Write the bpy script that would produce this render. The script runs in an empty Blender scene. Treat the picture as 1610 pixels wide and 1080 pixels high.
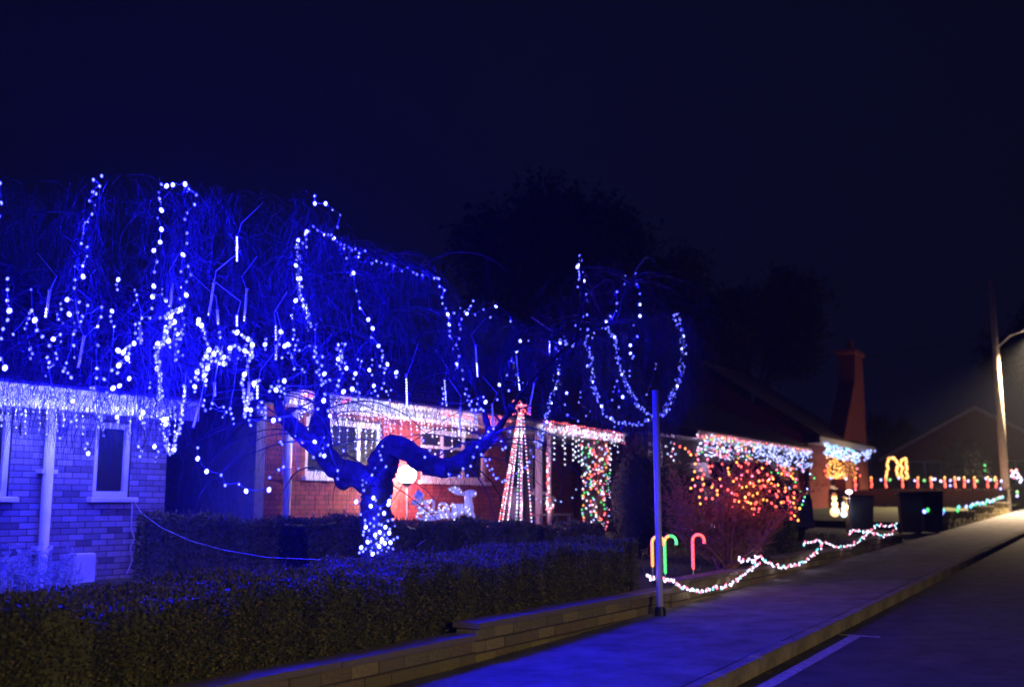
import bpy, math, random
from mathutils import Vector, Matrix
R = random.Random(7)
C = bpy.context.scene.collection
sc = bpy.context.scene

# ------------------------------------------------------------------ camera, sky, exposure
FPX, TH, AZ, EYE, GR = 1640.0, math.radians(8.7), math.radians(31.0), 1.6, 0.0225
cam_d = bpy.data.cameras.new('camera'); cam = bpy.data.objects.new('camera', cam_d); C.objects.link(cam)
cam_d.sensor_width = 36.0; cam_d.lens = 36.0 * FPX / 1610.0
cam_d.clip_start = 0.05; cam_d.clip_end = 2000
cam_d.dof.use_dof = True; cam_d.dof.focus_distance = 9.0; cam_d.dof.aperture_fstop = 1.35
cam.location = (0, 0, EYE); cam.rotation_euler = (math.radians(90) + TH, 0, 0)
sc.camera = cam
world = bpy.data.worlds.new('World'); sc.world = world; world.use_nodes = True
wn = world.node_tree.nodes; wl = world.node_tree.links
bg = wn['Background']
tc = wn.new('ShaderNodeTexCoord'); nz = wn.new('ShaderNodeTexNoise'); nz.inputs['Scale'].default_value = 1.6; nz.inputs['Detail'].default_value = 4
wr = wn.new('ShaderNodeValToRGB'); wr.color_ramp.elements[0].position = .3; wr.color_ramp.elements[1].position = .75
wr.color_ramp.elements[0].color = (.0014, .0017, .0066, 1); wr.color_ramp.elements[1].color = (.0026, .0029, .0108, 1)
wl.new(tc.outputs['Generated'], nz.inputs['Vector']); wl.new(nz.outputs['Fac'], wr.inputs['Fac']); wl.new(wr.outputs['Color'], bg.inputs['Color'])
bg.inputs['Strength'].default_value = 1.0
vs = sc.view_settings; vs.view_transform = 'Standard'; vs.look = 'None'; vs.exposure = 0; vs.gamma = 1; vs.use_curve_mapping = False
sc.render.engine = 'CYCLES'
cy = sc.cycles
cy.use_denoising = True; cy.use_light_tree = True; cy.max_bounces = 5; cy.diffuse_bounces = 2; cy.glossy_bounces = 2
cy.transmission_bounces = 3; cy.volume_bounces = 0; cy.transparent_max_bounces = 8; cy.caustics_reflective = False; cy.caustics_refractive = False
cy.sample_clamp_indirect = 2.0; cy.sample_clamp_direct = 0
BLUE = (.004, .003, 1.0)          # the saturated blue of the tree lights
LP = 40.0                          # watts per lamp cluster of the blue strings
HAZE = .0008

# ------------------------------------------------------------------ projection and street frame
US, UC = math.sin(AZ), math.cos(AZ)
def ray(px, py):
    dx = (px - 805) / FPX; dy = (540 - py) / FPX
    return dx, math.cos(TH) - dy * math.sin(TH), math.sin(TH) + dy * math.cos(TH)
def at(px, py, Y):
    x, y, z = ray(px, py); t = Y / y
    return Vector((x * t, Y, EYE + z * t))
def onp(px, py, p):
    x, y, z = ray(px, py); t = p / (-x * UC + y * US)
    return Vector((x * t, y * t, EYE + z * t))
def W(s, p, z): return Vector((s * US - p * UC, s * UC + p * US, z))
def SP(v): return (v.x * US + v.y * UC, -v.x * UC + v.y * US, v.z)
def G(s): return GR * max(-40, min(s, 75))
ROT = math.radians(90) - AZ

# ------------------------------------------------------------------ object helpers
def tag(o, label=None, cat=None, group=None, kind=None):
    if label: o['label'] = label
    if cat: o['category'] = cat
    if group: o['group'] = group
    if kind: o['kind'] = kind
    return o
def empty(name, loc=(0, 0, 0), rz=0.0, label=None, cat=None, group=None):
    o = bpy.data.objects.new(name, None); o.empty_display_size = .2; C.objects.link(o)
    o.location = loc; o.rotation_euler = (0, 0, rz)
    return tag(o, label, cat, group)
def inst(name, mesh, parent=None, loc=(0, 0, 0), rot=(0, 0, 0), scale=(1, 1, 1)):
    o = bpy.data.objects.new(name, mesh); C.objects.link(o); o.parent = parent
    o.location = loc; o.rotation_euler = rot; o.scale = scale
    return o
class MB:
    def __init__(s): s.v = []; s.f = []; s.m = []
    def add(s, vs_, fs, mi=0):
        b = len(s.v); s.v += [tuple(q) for q in vs_]; s.f += [tuple(b + i for i in f) for f in fs]; s.m += [mi] * len(fs)
    def box(s, x0, x1, y0, y1, z0, z1, mi=0, T=None):
        vv = [Vector((x, y, z)) for z in (z0, z1) for x, y in ((x0, y0), (x1, y0), (x1, y1), (x0, y1))]
        if T: vv = [T @ q for q in vv]
        s.add(vv, [(0, 3, 2, 1), (4, 5, 6, 7), (0, 1, 5, 4), (1, 2, 6, 5), (2, 3, 7, 6), (3, 0, 4, 7)], mi); return s
    def bevbox(s, x0, x1, y0, y1, z0, z1, c=.01, mi=0):
        def ring(x0, x1, y0, y1, z): return [(x0, y0, z), (x1, y0, z), (x1, y1, z), (x0, y1, z)]
        vv = ring(x0 + c, x1 - c, y0 + c, y1 - c, z0) + ring(x0, x1, y0, y1, z0 + c) + ring(x0, x1, y0, y1, z1 - c) + ring(x0 + c, x1 - c, y0 + c, y1 - c, z1)
        fs = [(3, 2, 1, 0), (12, 13, 14, 15)]
        for k in range(3):
            for i in range(4): a = 4 * k + i; b = 4 * k + (i + 1) % 4; fs.append((a, b, b + 4, a + 4))
        s.add(vv, fs, mi); return s
    def tube(s, pts, rad, n=6, mi=0, cap=True):
        pts = [Vector(p) for p in pts]
        if not hasattr(rad, '__len__'): rad = [rad] * len(pts)
        prev = None; b = len(s.v); up = None
        for i, p in enumerate(pts):
            d = (pts[min(i + 1, len(pts) - 1)] - pts[max(i - 1, 0)])
            if d.length < 1e-9: d = Vector((0, 0, 1))
            d.normalize()
            if up is None: up = d.orthogonal().normalized()
            up = (up - d * up.dot(d));
            up = up.normalized() if up.length > 1e-6 else d.orthogonal().normalized()
            w = d.cross(up)
            for k in range(n):
                a = 2 * math.pi * k / n; s.v.append(tuple(p + (up * math.cos(a) + w * math.sin(a)) * rad[i]))
        for i in range(len(pts) - 1):
            for k in range(n):
                a = b + i * n + k; c = b + i * n + (k + 1) % n; s.f.append((a, c, c + n, a + n)); s.m.append(mi)
        if cap:
            s.f.append(tuple(b + k for k in reversed(range(n)))); s.m.append(mi)
            e = b + (len(pts) - 1) * n; s.f.append(tuple(e + k for k in range(n))); s.m.append(mi)
        return s
    def ball(s, c, r, mi=0, nu=8, nv=5, sz=1.0):
        c = Vector(c); vv = [c + Vector((0, 0, r * sz))]
        for j in range(1, nv):
            t = math.pi * j / nv
            for i in range(nu):
                a = 2 * math.pi * i / nu; vv.append(c + Vector((r * math.sin(t) * math.cos(a), r * math.sin(t) * math.sin(a), r * sz * math.cos(t))))
        vv.append(c - Vector((0, 0, r * sz))); fs = []
        for i in range(nu): fs.append((0, 1 + i, 1 + (i + 1) % nu))
        for j in range(nv - 2):
            for i in range(nu):
                a = 1 + j * nu + i; b = 1 + j * nu + (i + 1) % nu; fs.append((a, a + nu, b + nu, b))
        e = len(vv) - 1
        for i in range(nu): a = 1 + (nv - 2) * nu + i; b = 1 + (nv - 2) * nu + (i + 1) % nu; fs.append((a, e, b))
        s.add(vv, fs, mi); return s
    def leaf(s, c, d, w, l, mi=0):
        c = Vector(c); d = Vector(d).normalized(); o = d.cross(Vector((R.uniform(-1, 1), R.uniform(-1, 1), R.uniform(-1, 1))))
        if o.length < 1e-4: o = d.orthogonal()
        o.normalize(); s.add([c, c + d * l * .5 + o * w, c + d * l, c + d * l * .5 - o * w], [(0, 1, 2, 3)], mi); return s
    def mesh(s, name, mats, smooth=False):
        me = bpy.data.meshes.new(name); me.from_pydata(s.v, [], s.f)
        for m in (mats if isinstance(mats, (list, tuple)) else [mats]): me.materials.append(m)
        if any(s.m): me.polygons.foreach_set('material_index', s.m)
        if smooth: me.polygons.foreach_set('use_smooth', [True] * len(s.f))
        me.update(); return me
    def build(s, name, mats, parent=None, loc=(0, 0, 0), rz=0.0, smooth=False):
        return inst(name, s.mesh(name, mats, smooth), parent, loc, (0, 0, rz))

# ------------------------------------------------------------------ materials
def mat(name, col, rough=.8, var=.25, scale=8.0, bump=0.0, bscale=60.0, col2=None, metal=0.0, coord='Object', spec=.5, bd=.01):
    m = bpy.data.materials.new(name); m.use_nodes = True; N = m.node_tree.nodes; L = m.node_tree.links; b = N['Principled BSDF']
    b.inputs['Roughness'].default_value = rough; b.inputs['Metallic'].default_value = metal
    b.inputs['Specular IOR Level'].default_value = spec
    t = N.new('ShaderNodeTexCoord'); n = N.new('ShaderNodeTexNoise'); n.inputs['Scale'].default_value = scale; n.inputs['Detail'].default_value = 6; n.inputs['Roughness'].default_value = .65
    r = N.new('ShaderNodeValToRGB'); r.color_ramp.elements[0].position = .3; r.color_ramp.elements[1].position = .7
    c2 = col2 or tuple(min(1, c * (1 + var)) for c in col)
    r.color_ramp.elements[0].color = tuple(c * (1 - var) for c in col) + (1,); r.color_ramp.elements[1].color = tuple(c2) + (1,)
    L.new(t.outputs[coord], n.inputs['Vector']); L.new(n.outputs['Fac'], r.inputs['Fac']); L.new(r.outputs['Color'], b.inputs['Base Color'])
    if bump:
        n2 = N.new('ShaderNodeTexNoise'); n2.inputs['Scale'].default_value = bscale; n2.inputs['Detail'].default_value = 5
        bp = N.new('ShaderNodeBump'); bp.inputs['Strength'].default_value = bump; bp.inputs['Distance'].default_value = bd
        L.new(t.outputs[coord], n2.inputs['Vector']); L.new(n2.outputs['Fac'], bp.inputs['Height']); L.new(bp.outputs['Normal'], b.inputs['Normal'])
    return m
def emis(name, col, st, sample=False):
    m = bpy.data.materials.new(name); m.use_nodes = True; N = m.node_tree.nodes; b = N['Principled BSDF']
    b.inputs['Base Color'].default_value = (.6, .6, .6, 1); b.inputs['Emission Color'].default_value = tuple(col) + (1,); b.inputs['Emission Strength'].default_value = st
    m.cycles.emission_sampling = 'AUTO' if sample else 'NONE'
    return m
M = dict(
    tarmac=mat('road_tarmac', (.05, .048, .05), .8, .6, 3.0, 1.0, 42, bd=.03), pave=mat('pavement_tarmac', (.14, .14, .155), .8, .5, 2.6, 1.0, 42, bd=.03),
    kerb=mat('kerb_concrete', (.2, .17, .13), .9, .5, 5, .9, 50), paint=mat('road_paint', (.38, .36, .35), .7, .6, 22),
    soil=mat('garden_soil', (.05, .04, .03), .95, .3, 3, .5, 40), lawn=mat('lawn_turf', (.035, .05, .015), .95, .4, 4, .8, 60),
    drive=mat('driveway_tarmac', (.06, .06, .06), .9, .3, 4, .4, 90),
    block=[mat('walling_block_%d' % i, c, .9, .35, 9, .7, 60, c2) for i, (c, c2) in enumerate([((.32, .26, .09), (.42, .36, .14)), ((.22, .18, .07), (.3, .28, .1)), ((.34, .28, .12), (.17, .15, .06)), ((.2, .16, .08), (.32, .24, .1))])],
    mortar=mat('mortar', (.075, .06, .055), .95, .2, 20), cope=mat('coping_concrete', (.2, .165, .13), .9, .35, 10, .6, 60),
    brick=[mat('brick_%d' % i, c, .9, .3, 12, .5, 90) for i, c in enumerate([(.34, .075, .06), (.30, .068, .055), (.36, .088, .07), (.24, .06, .05)])],
    pale=[mat('pale_brick_%d' % i, c, .9, .3, 12, .5, 90) for i, c in enumerate([(.23, .21, .25), (.18, .165, .2), (.3, .28, .33), (.11, .10, .125)])],
    white=mat('white_paint', (.75, .75, .76), .5, .08, 5), tile=mat('roof_tile', (.09, .07, .065), .85, .35, 6, .4, 40),
    glass=None, curtain=mat('net_curtain', (.3, .3, .33), .9, .4, 30), dark=mat('painted_room_dark', (.02, .02, .025), .9, .3),
    bark=mat('bark', (.032, .029, .025), .95, .75, 14, 1.0, 34), twig=mat('twig_bark', (.03, .027, .024), .8, .3, 20), redtwig=mat('red_twig', (.26, .11, .07), .75, .3, 15),
    leaf=[mat('hedge_leaf_%d' % i, c, .65, .35, 5) for i, c in enumerate([(.10, .11, .03), (.15, .145, .045), (.055, .065, .02), (.24, .16, .07)])],
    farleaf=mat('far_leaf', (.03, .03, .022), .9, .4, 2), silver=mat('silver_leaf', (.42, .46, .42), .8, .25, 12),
    galv=mat('painted_steel', (.6, .6, .62), .5, .12, 14), wood=mat('pole_wood', (.40, .36, .31), .85, .3, 12, .4, 40),
    black=mat('black_plastic', (.010, .010, .012), .45, .2), wire=mat('green_wire', (.05, .09, .05), .6, .2), cable=mat('white_cable', (.5, .5, .5), .5, .1),
    clear=mat('clear_plastic', (.6, .6, .65), .35, .1), car=mat('car_paint', (.03, .033, .05), .25, .1), chrome=mat('chrome', (.5, .5, .5), .2, .1, 8, 0, 60, None, .9),
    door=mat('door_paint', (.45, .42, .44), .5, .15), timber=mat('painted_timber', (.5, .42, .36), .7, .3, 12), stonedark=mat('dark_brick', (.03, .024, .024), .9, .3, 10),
    panel=mat('meter_box_plastic', (.6, .6, .6), .6, .1), hatm=mat('dark_felt', (.03, .03, .03), .9))
g = bpy.data.materials.new('window_glass'); g.use_nodes = True; gb = g.node_tree.nodes['Principled BSDF']
gb.inputs['Base Color'].default_value = (.03, .035, .045, 1); gb.inputs['Roughness'].default_value = .2; gb.inputs['Specular IOR Level'].default_value = .15; gb.inputs['Alpha'].default_value = .72; M['glass'] = g
EM = dict(blue=emis('blue_led', (.045, .05, 1), 60), blue2=emis('bright_blue_led', (.07, .075, 1), 110), white=emis('white_led', (.8, .76, 1), 3.4), cool=emis('cool_white_led', (.35, .42, 1), 4.5),
          red=emis('red_led', (1, .07, .06), 3.6), amber=emis('amber_led', (1, .36, .05), 3.6), green=emis('green_led', (.04, 1, .17), 2.2), pink=emis('pink_led', (1, .22, .38), 3.4),
          cyan=emis('cyan_led', (.15, .9, 1), 3), warm=emis('warm_led', (1, .62, .22), 3.4), sblue=emis('small_blue_led', (.16, .2, 1), 5), gold=emis('golden_led', (1, .46, .08), 3.6), dim=emis('dim_led', (.08, .1, 1), 2.2))
RGBC = dict(blue=BLUE, blue2=BLUE, white=(.6, .55, 1), cool=(.3, .35, 1), red=(1, .05, .05), amber=(1, .35, .06), green=(.05, 1, .15), pink=(1, .2, .35), cyan=(.2, .9, .9), warm=(1, .6, .25), sblue=(.1, .12, 1), gold=(1, .5, .12), dim=BLUE)
def led(name, core, rim, sc_, sr):  # coloured rim paints a lens halo into each bulb's emission
    m = bpy.data.materials.new(name); m.use_nodes = True; N = m.node_tree.nodes; L = m.node_tree.links; b = N['Principled BSDF']
    lw = N.new('ShaderNodeLayerWeight'); lw.inputs['Blend'].default_value = .5; rp = N.new('ShaderNodeValToRGB'); e = rp.color_ramp.elements
    e[0].position = .14; e[0].color = tuple(min(1, c) for c in core) + (1,); e[1].position = .45; e[1].color = tuple(c * sr / sc_ for c in rim) + (1,)
    L.new(lw.outputs['Facing'], rp.inputs['Fac']); L.new(rp.outputs['Color'], b.inputs['Emission Color']); b.inputs['Emission Strength'].default_value = sc_; b.inputs['Base Color'].default_value = (.1, .1, .1, 1)
    m.cycles.emission_sampling = 'NONE'; return m
EM = dict(blue=led('blue_led', (.19, .22, 1), (0, .001, 1), 3.0, 1.3), blue2=led('bright_blue_led', (.5, .55, 1), (.01, .02, 1), 7, 3), small=led('faint_blue_led', (.2, .25, 1), (0, .0, 1), 1.6, .6),
          white=led('white_led', (.95, .9, 1), (.5, .5, 1), 2.6, 1.0), cool=led('cool_white_led', (.5, .62, 1), (.08, .14, 1), 2.6, 1.0), red=led('red_led', (1, .13, .08), (1, .01, .02), 3.4, 1.9), amber=led('amber_led', (1, .5, .08), (1, .14, .0), 2.4, 1.3),
          green=led('green_led', (.14, 1, .3), (.0, .8, .10), 1.5, .8), pink=led('pink_led', (1, .28, .42), (1, .02, .12), 2.4, 1.3), cyan=led('cyan_led', (.25, 1, 1), (.02, .6, .8), 1.8, .9), warm=led('warm_led', (1, .7, .3), (1, .33, .05), 2.6, 1.4),
          sblue=led('small_blue_led', (.55, .6, 1), (.02, .03, 1), 2.6, 1.2), gold=led('golden_led', (1, .5, .09), (1, .2, .01), 2.6, 1.4), dim=led('dim_led', (.3, .33, 1), (.0, .0, 1), 1.0, .4))
RGBC['small'] = BLUE
_bm = {}; WS = .35; GRP = 'blue light strings hung over the weeping tree'
def bulb_mesh(kind, r):
    k = (kind, round(r, 4))
    if k not in _bm:
        b = MB(); b.ball((0, 0, 0), r, 0, 8, 6, 1.15); _bm[k] = b.mesh('bulb_' + kind, EM[kind], True)
    return _bm[k]
def lamp(loc, col, watts, parent=None, name='glow', radius=0.0):
    l = bpy.data.lights.new(name, 'POINT'); l.energy = watts; l.color = col; l.shadow_soft_size = radius
    o = bpy.data.objects.new(name, l); C.objects.link(o); o.parent = parent; o.location = loc; return o
def side(k): return 1.15 if k < -.27 else .32 + .83 * max(0, min(1, (.0 - k) / .22)) ** 1.2
def light_string(label, cat, pts, kinds, r=.014, wire=True, every=7, watts=None, group=None, wr_=.0035, name='light_string', gap=.6, wmat=None, stuff_after=300):
    """pts: world points of the bulbs in order; a wire joins neighbours closer than gap metres"""
    base = pts[0].copy(); t = empty(name, base, 0, label, cat, group)
    seq = [q - base for q in pts]
    if wire:
        run = [seq[0]]
        for a, b in zip(seq, seq[1:]):
            if (b - a).length < gap:
                mid = (a + b) / 2 + Vector((R.uniform(-.008, .008), R.uniform(-.008, .008), -.08 * (b - a).length))
                run += [mid, b]
            else:
                if len(run) > 1: MB().tube(run, wr_, 3, 0, False).build('wire', wmat or M['wire'], t)
                run = [b]
        if len(run) > 1: MB().tube(run, wr_, 3, 0, False).build('wire', wmat or M['wire'], t)
    rest = {}
    for i, q in enumerate(seq):
        k = kinds[i % len(kinds)] if isinstance(kinds, (list, tuple)) else kinds(i)
        rr = r * (1.5 if k == 'blue2' else .72 if k == 'small' else 1)
        if i < stuff_after: inst('bulb', bulb_mesh(k, rr), t, q + Vector((0, 0, -r)), (R.uniform(-.6, .6), R.uniform(-.6, .6), 0))
        else: rest.setdefault(k, MB()).ball(q + Vector((0, 0, -r)), rr, 0, 6, 4, 1.25)
    for k, b in rest.items(): tag(b.build('bulbs', EM[k], t, smooth=True), kind='stuff')
    if watts:
        for i in range(0, len(seq), every):
            grp = seq[i:i + every]; c = sum(grp, Vector()) / len(grp)
            c = min(grp, key=lambda q: (q - c).length)
            ks = [RGBC[kinds[(i + j) % len(kinds)] if isinstance(kinds, (list, tuple)) else 'white'] for j in range(len(grp))]
            col = [sum(x[j] for x in ks) / len(ks) for j in range(3)]
            lamp(c + Vector((0, -.03, -.03)), col, watts * len(grp) / every * (side((c + base).x / (c + base).y) if cat == 'string lights' and group == GRP else WS), t)
    return t
def along(path, step, jit=0.0, strands=1, closed=False):
    """points every step pixels along a pixel path, jittered sideways"""
    out = []
    for k in range(strands):
        d = R.uniform(0, step)
        for a, b in zip(path, path[1:]):
            L_ = math.hypot(b[0] - a[0], b[1] - a[1])
            while d < L_:
                t = d / L_; out.append((a[0] + (b[0] - a[0]) * t + R.uniform(-jit, jit), a[1] + (b[1] - a[1]) * t + R.uniform(-jit, jit))); d += step * R.uniform(.75, 1.25)
            d -= L_
    return out

# ------------------------------------------------------------------ ground, road, pavement, kerb
def sheet(name, p0, p1, dz, m, s0=-40, s1=75, ds=2.5, kind='structure', wob=0.0, np_=1):
    b = MB(); n = int((s1 - s0) / ds)
    for i in range(n + 1):
        s = s0 + (s1 - s0) * i / n
        for j in range(np_ + 1):
            p = p0 + (p1 - p0) * j / np_
            b.v.append(tuple(W(s, p, G(s) + dz + (R.uniform(-wob, wob) if 0 < j < np_ else 0))))
    k = np_ + 1
    for i in range(n):
        for j in range(np_): a = i * k + j; b.f.append((a, a + k, a + k + 1, a + 1)); b.m.append(0)
    return tag(b.build(name, m), kind=kind)
b = MB()                                     # the ground: one sheet out to the horizon, flat beyond the far end of the climb
xs = [-200, -40, 75, 200]
for s in xs:
    for p in (-180, -12, 5.2, 180): b.v.append(tuple(W(s, p, G(s) - .06)))
for i in range(3):
    for j in range(3): a = i * 4 + j; b.f.append((a, a + 4, a + 5, a + 1)); b.m.append(0)
tag(b.build('ground', M['soil']), kind='structure')
sheet('road', -3.6, 2.86, 0.0, M['tarmac'], np_=6)
sheet('pavement', 3.0, 4.9, .12, M['pave'], np_=4, wob=.003)
sheet('far_pavement', -6, -3.6, .1, M['pave'])
k = empty('kerb', W(0, 0, 0), 0); tag(k, kind='structure')
kb = MB().bevbox(-.452, .452, -.07, .07, -.2, .125, .018).mesh('kerb_stone', M['kerb'])
s = -9.0
while s < 62:
    inst('kerb_stone', kb, k, W(s, 2.93, G(s) + R.uniform(-.005, .006)), (0, -math.atan(GR), ROT + R.uniform(-.004, .004))); s += .915
# parking bay line and its end bar, thin sheets above the road
b = MB(); n = 20
for i in range(n + 1):
    s_ = -3 + (11.3 + 3) * i / n
    for p in (2.6, 2.72): b.v.append(tuple(W(s_, p, G(s_) + .004)))
for i in range(n): b.f.append((2 * i, 2 * i + 2, 2 * i + 3, 2 * i + 1)); b.m.append(0)
b.add([W(11.22, 2.42, G(11.22) + .008), W(11.32, 2.42, G(11.3) + .008), W(11.32, 2.83, G(11.3) + .008), W(11.22, 2.83, G(11.22) + .008)], [(0, 1, 2, 3)])
tag(b.build('road_marking', M['paint']), kind='structure')
# garden ground
def garden(name, s0, s1, p0, p1, dz, m, wob=.02):
    b = MB(); ns = max(2, int((s1 - s0) / .6)); npp = max(2, int((p1 - p0) / .6))
    for i in range(ns + 1):
        for j in range(npp + 1):
            s_ = s0 + (s1 - s0) * i / ns; p = p0 + (p1 - p0) * j / npp; b.v.append(tuple(W(s_, p, G(s_) + dz + min(.14, (p - 5.2) * .03) + R.uniform(-wob, wob))))
    for i in range(ns):
        for j in range(npp): a = i * (npp + 1) + j; b.f.append((a, a + npp + 1, a + npp + 2, a + 1)); b.m.append(0)
    return tag(b.build(name, m, smooth=True), kind='structure')
garden('lawn', -6, 25.6, 5.16, 24, .30, M['lawn'])
garden('driveway', 25.7, 31.6, 4.9, 24, .10, M['drive'], .0)
garden('far_lawn', 31.7, 75, 5.16, 24, .3, M['lawn'])

# ------------------------------------------------------------------ low garden walls
blockm = [MB().bevbox(-.5, .5, -.5, .5, -.5, .5, .05).mesh('block', m) for m in M['block']]
copem = MB().bevbox(-.5, .5, -.5, .5, -.5, .5, .04).mesh('coping_stone', M['cope'])
def low_wall(label, segs, rowh=.1, bl=.31, p0=4.89, p1=5.09, cl=.6):
    t = empty('garden_wall', W(segs[0][0], p0, G(segs[0][0])), ROT, label, 'wall'); s00 = segs[0][0]; z00 = G(s00)
    for s0, s1, top in segs:
        core = MB().box(s0 - s00 + .02, s1 - s00 - .02, .02, p1 - p0 - .02, -.3 + G(s0) - z00, top - .02 - z00); core.build('mortar_core', M['mortar'], t)
        row = 0; z = top
        while z > G(s0) + .0:
            x = s0 + (0 if row % 2 == 0 else -bl / 2)
            while x < s1 - .02:
                x1 = min(x + bl - .012, s1 - .006); x0 = max(x, s0)
                if x1 - x0 > .05 and z > G((x0 + x1) / 2) + .09:
                    h = rowh - .012
                    inst('block', blockm[R.randrange(4)], t, ((x0 + x1) / 2 - s00, .1 + R.uniform(-.008, .008), z - rowh / 2 - z00), (0, 0, R.uniform(-.012, .012)), (x1 - x0, .2, h))
                x += bl
            z -= rowh; row += 1
        x = s0
        while x < s1 - .05:
            x1 = min(x + cl, s1); inst('coping_stone', copem, t, ((x + x1) / 2 - s00, .1 + R.uniform(-.006, .006), top + .026 - z00), (R.uniform(-.01, .01), R.uniform(-.006, .006), R.uniform(-.006, .006)), (x1 - x - .008, .27, .05)); x += cl
    return t
low_wall('yellowish block garden wall with a stepped coping below the long hedge', [(1.6, 7.55, .47), (7.55, 11.75, .56)])
low_wall('low block wall draped with swags of pink and white lights', [(11.8, 16.4, .64), (16.4, 21.0, .74), (21.0, 25.8, .85)])
low_wall('dark low wall topped with blue and green lights beyond the bins', [(32.4, 38, 1.32), (38, 43, 1.46), (43, 48.2, 1.6)], rowh=.15, bl=.45)

# ------------------------------------------------------------------ hedges
def hedge(name, label, A_, B_, wid, zt0, zt1, zb0, zb1, dens, lw, ll, endr=True):
    """A_, B_: (s,p) of the front edge; width runs towards +p"""
    a = W(A_[0], A_[1], 0); c = W(B_[0], B_[1], 0); L_ = (c - a).length; d = (c - a) / L_; nn = Vector((-d.y, d.x, 0))
    t = empty(name, a, 0, label, 'hedge')
    def pt(u, v, w, push=0.0): # u along, v across, w height 0..1
        bulge = .05 * math.sin(u * 3.1) + .035 * math.sin(u * 7.3 + 1) + .03 * math.sin(u * 13.7 + v * 6)
        zt = zt0 + (zt1 - zt0) * u / L_ + bulge * .6 + .02 * math.sin(v * 9 + u * 5); zb = zb0 + (zb1 - zb0) * u / L_
        return d * u + nn * (v * wid + bulge * (1 - 2 * v)) + Vector((0, 0, zb + (zt - zb) * w))
    core = MB(); n = int(L_ / .25)
    for i in range(n + 1):
        u = L_ * i / n
        for v, w in ((.09, 0), (.09, .93), (.91, .93), (.91, 0)): core.v.append(tuple(pt(min(max(u, .06), L_ - .06), v, w)))
    for i in range(n):
        for kk in range(4): q = i * 4 + kk; r2 = i * 4 + (kk + 1) % 4; core.f.append((q, r2, r2 + 4, q + 4)); core.m.append(2)
    core.f += [(0, 1, 2, 3), (n * 4 + 3, n * 4 + 2, n * 4 + 1, n * 4)]; core.m += [2, 2]
    core.build('core', M['leaf'], t)
    lv = MB()
    def scatter(cnt, f, nrm):
        for _ in range(cnt):
            q, ok = f(); dirv = nrm + Vector((R.uniform(-1, 1), R.uniform(-1, 1), R.uniform(-.6, 1.2))) * .9
            z_ = R.random(); patch = math.sin(q.x * 2.1 + q.z * 5) + math.sin(q.y * 2.9 - q.z * 3)
            mi = 3 if z_ < (.04 + .1 * (patch > .9)) else (1 if z_ < .45 else (0 if z_ < .75 else 2))
            lv.leaf(q - nrm * R.uniform(-.012, .045), dirv, lw * R.uniform(.7, 1.3), ll * R.uniform(.6, 1.4), mi)
    h = (zt0 - zb0)
    scatter(int(L_ * h * dens), lambda: (pt(R.uniform(0, L_), .02, R.uniform(0, 1)), 1), -nn)
    scatter(int(L_ * wid * dens * .8), lambda: (pt(R.uniform(0, L_), R.uniform(0, 1), .98), 1), Vector((0, 0, 1)))
    scatter(int(wid * h * dens), lambda: (pt(L_, R.uniform(0, 1), R.uniform(0, 1)), 1), d)
    scatter(int(wid * h * dens), lambda: (pt(0, R.uniform(0, 1), R.uniform(0, 1)), 1), -d)
    # untrimmed shoots
    for _ in range(int(L_ * 30)):
        q = pt(R.uniform(0, L_), R.uniform(0, 1), 1.0); hh = R.uniform(.02, .09); tip = q + Vector((R.uniform(-.02, .02), R.uniform(-.02, .02), hh)); lv.tube([q - Vector((0, 0, .03)), tip], .0018, 3, 3, False)
        for e in range(3): lv.leaf(q + (tip - q) * R.random(), (R.uniform(-1, 1), R.uniform(-1, 1), 1), lw * .7, ll * .8, R.choice((0, 1)))
    tag(lv.build('leaves', M['leaf'], t), kind='stuff')
    return t
hedge('hedge', 'long clipped dark green hedge growing above the yellowish block wall', (1.0, 5.2), (11.7, 5.2), 1.05, 1.0, 1.14, .3, .45, 7500, .0075, .023)
hedge('hedge', 'blue tinted hedge crossing the garden behind the weeping tree', (8.75, 10.5), (14.2, 6.9), .6, 1.44, 1.27, .4, .6, 2600, .011, .04)


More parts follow.
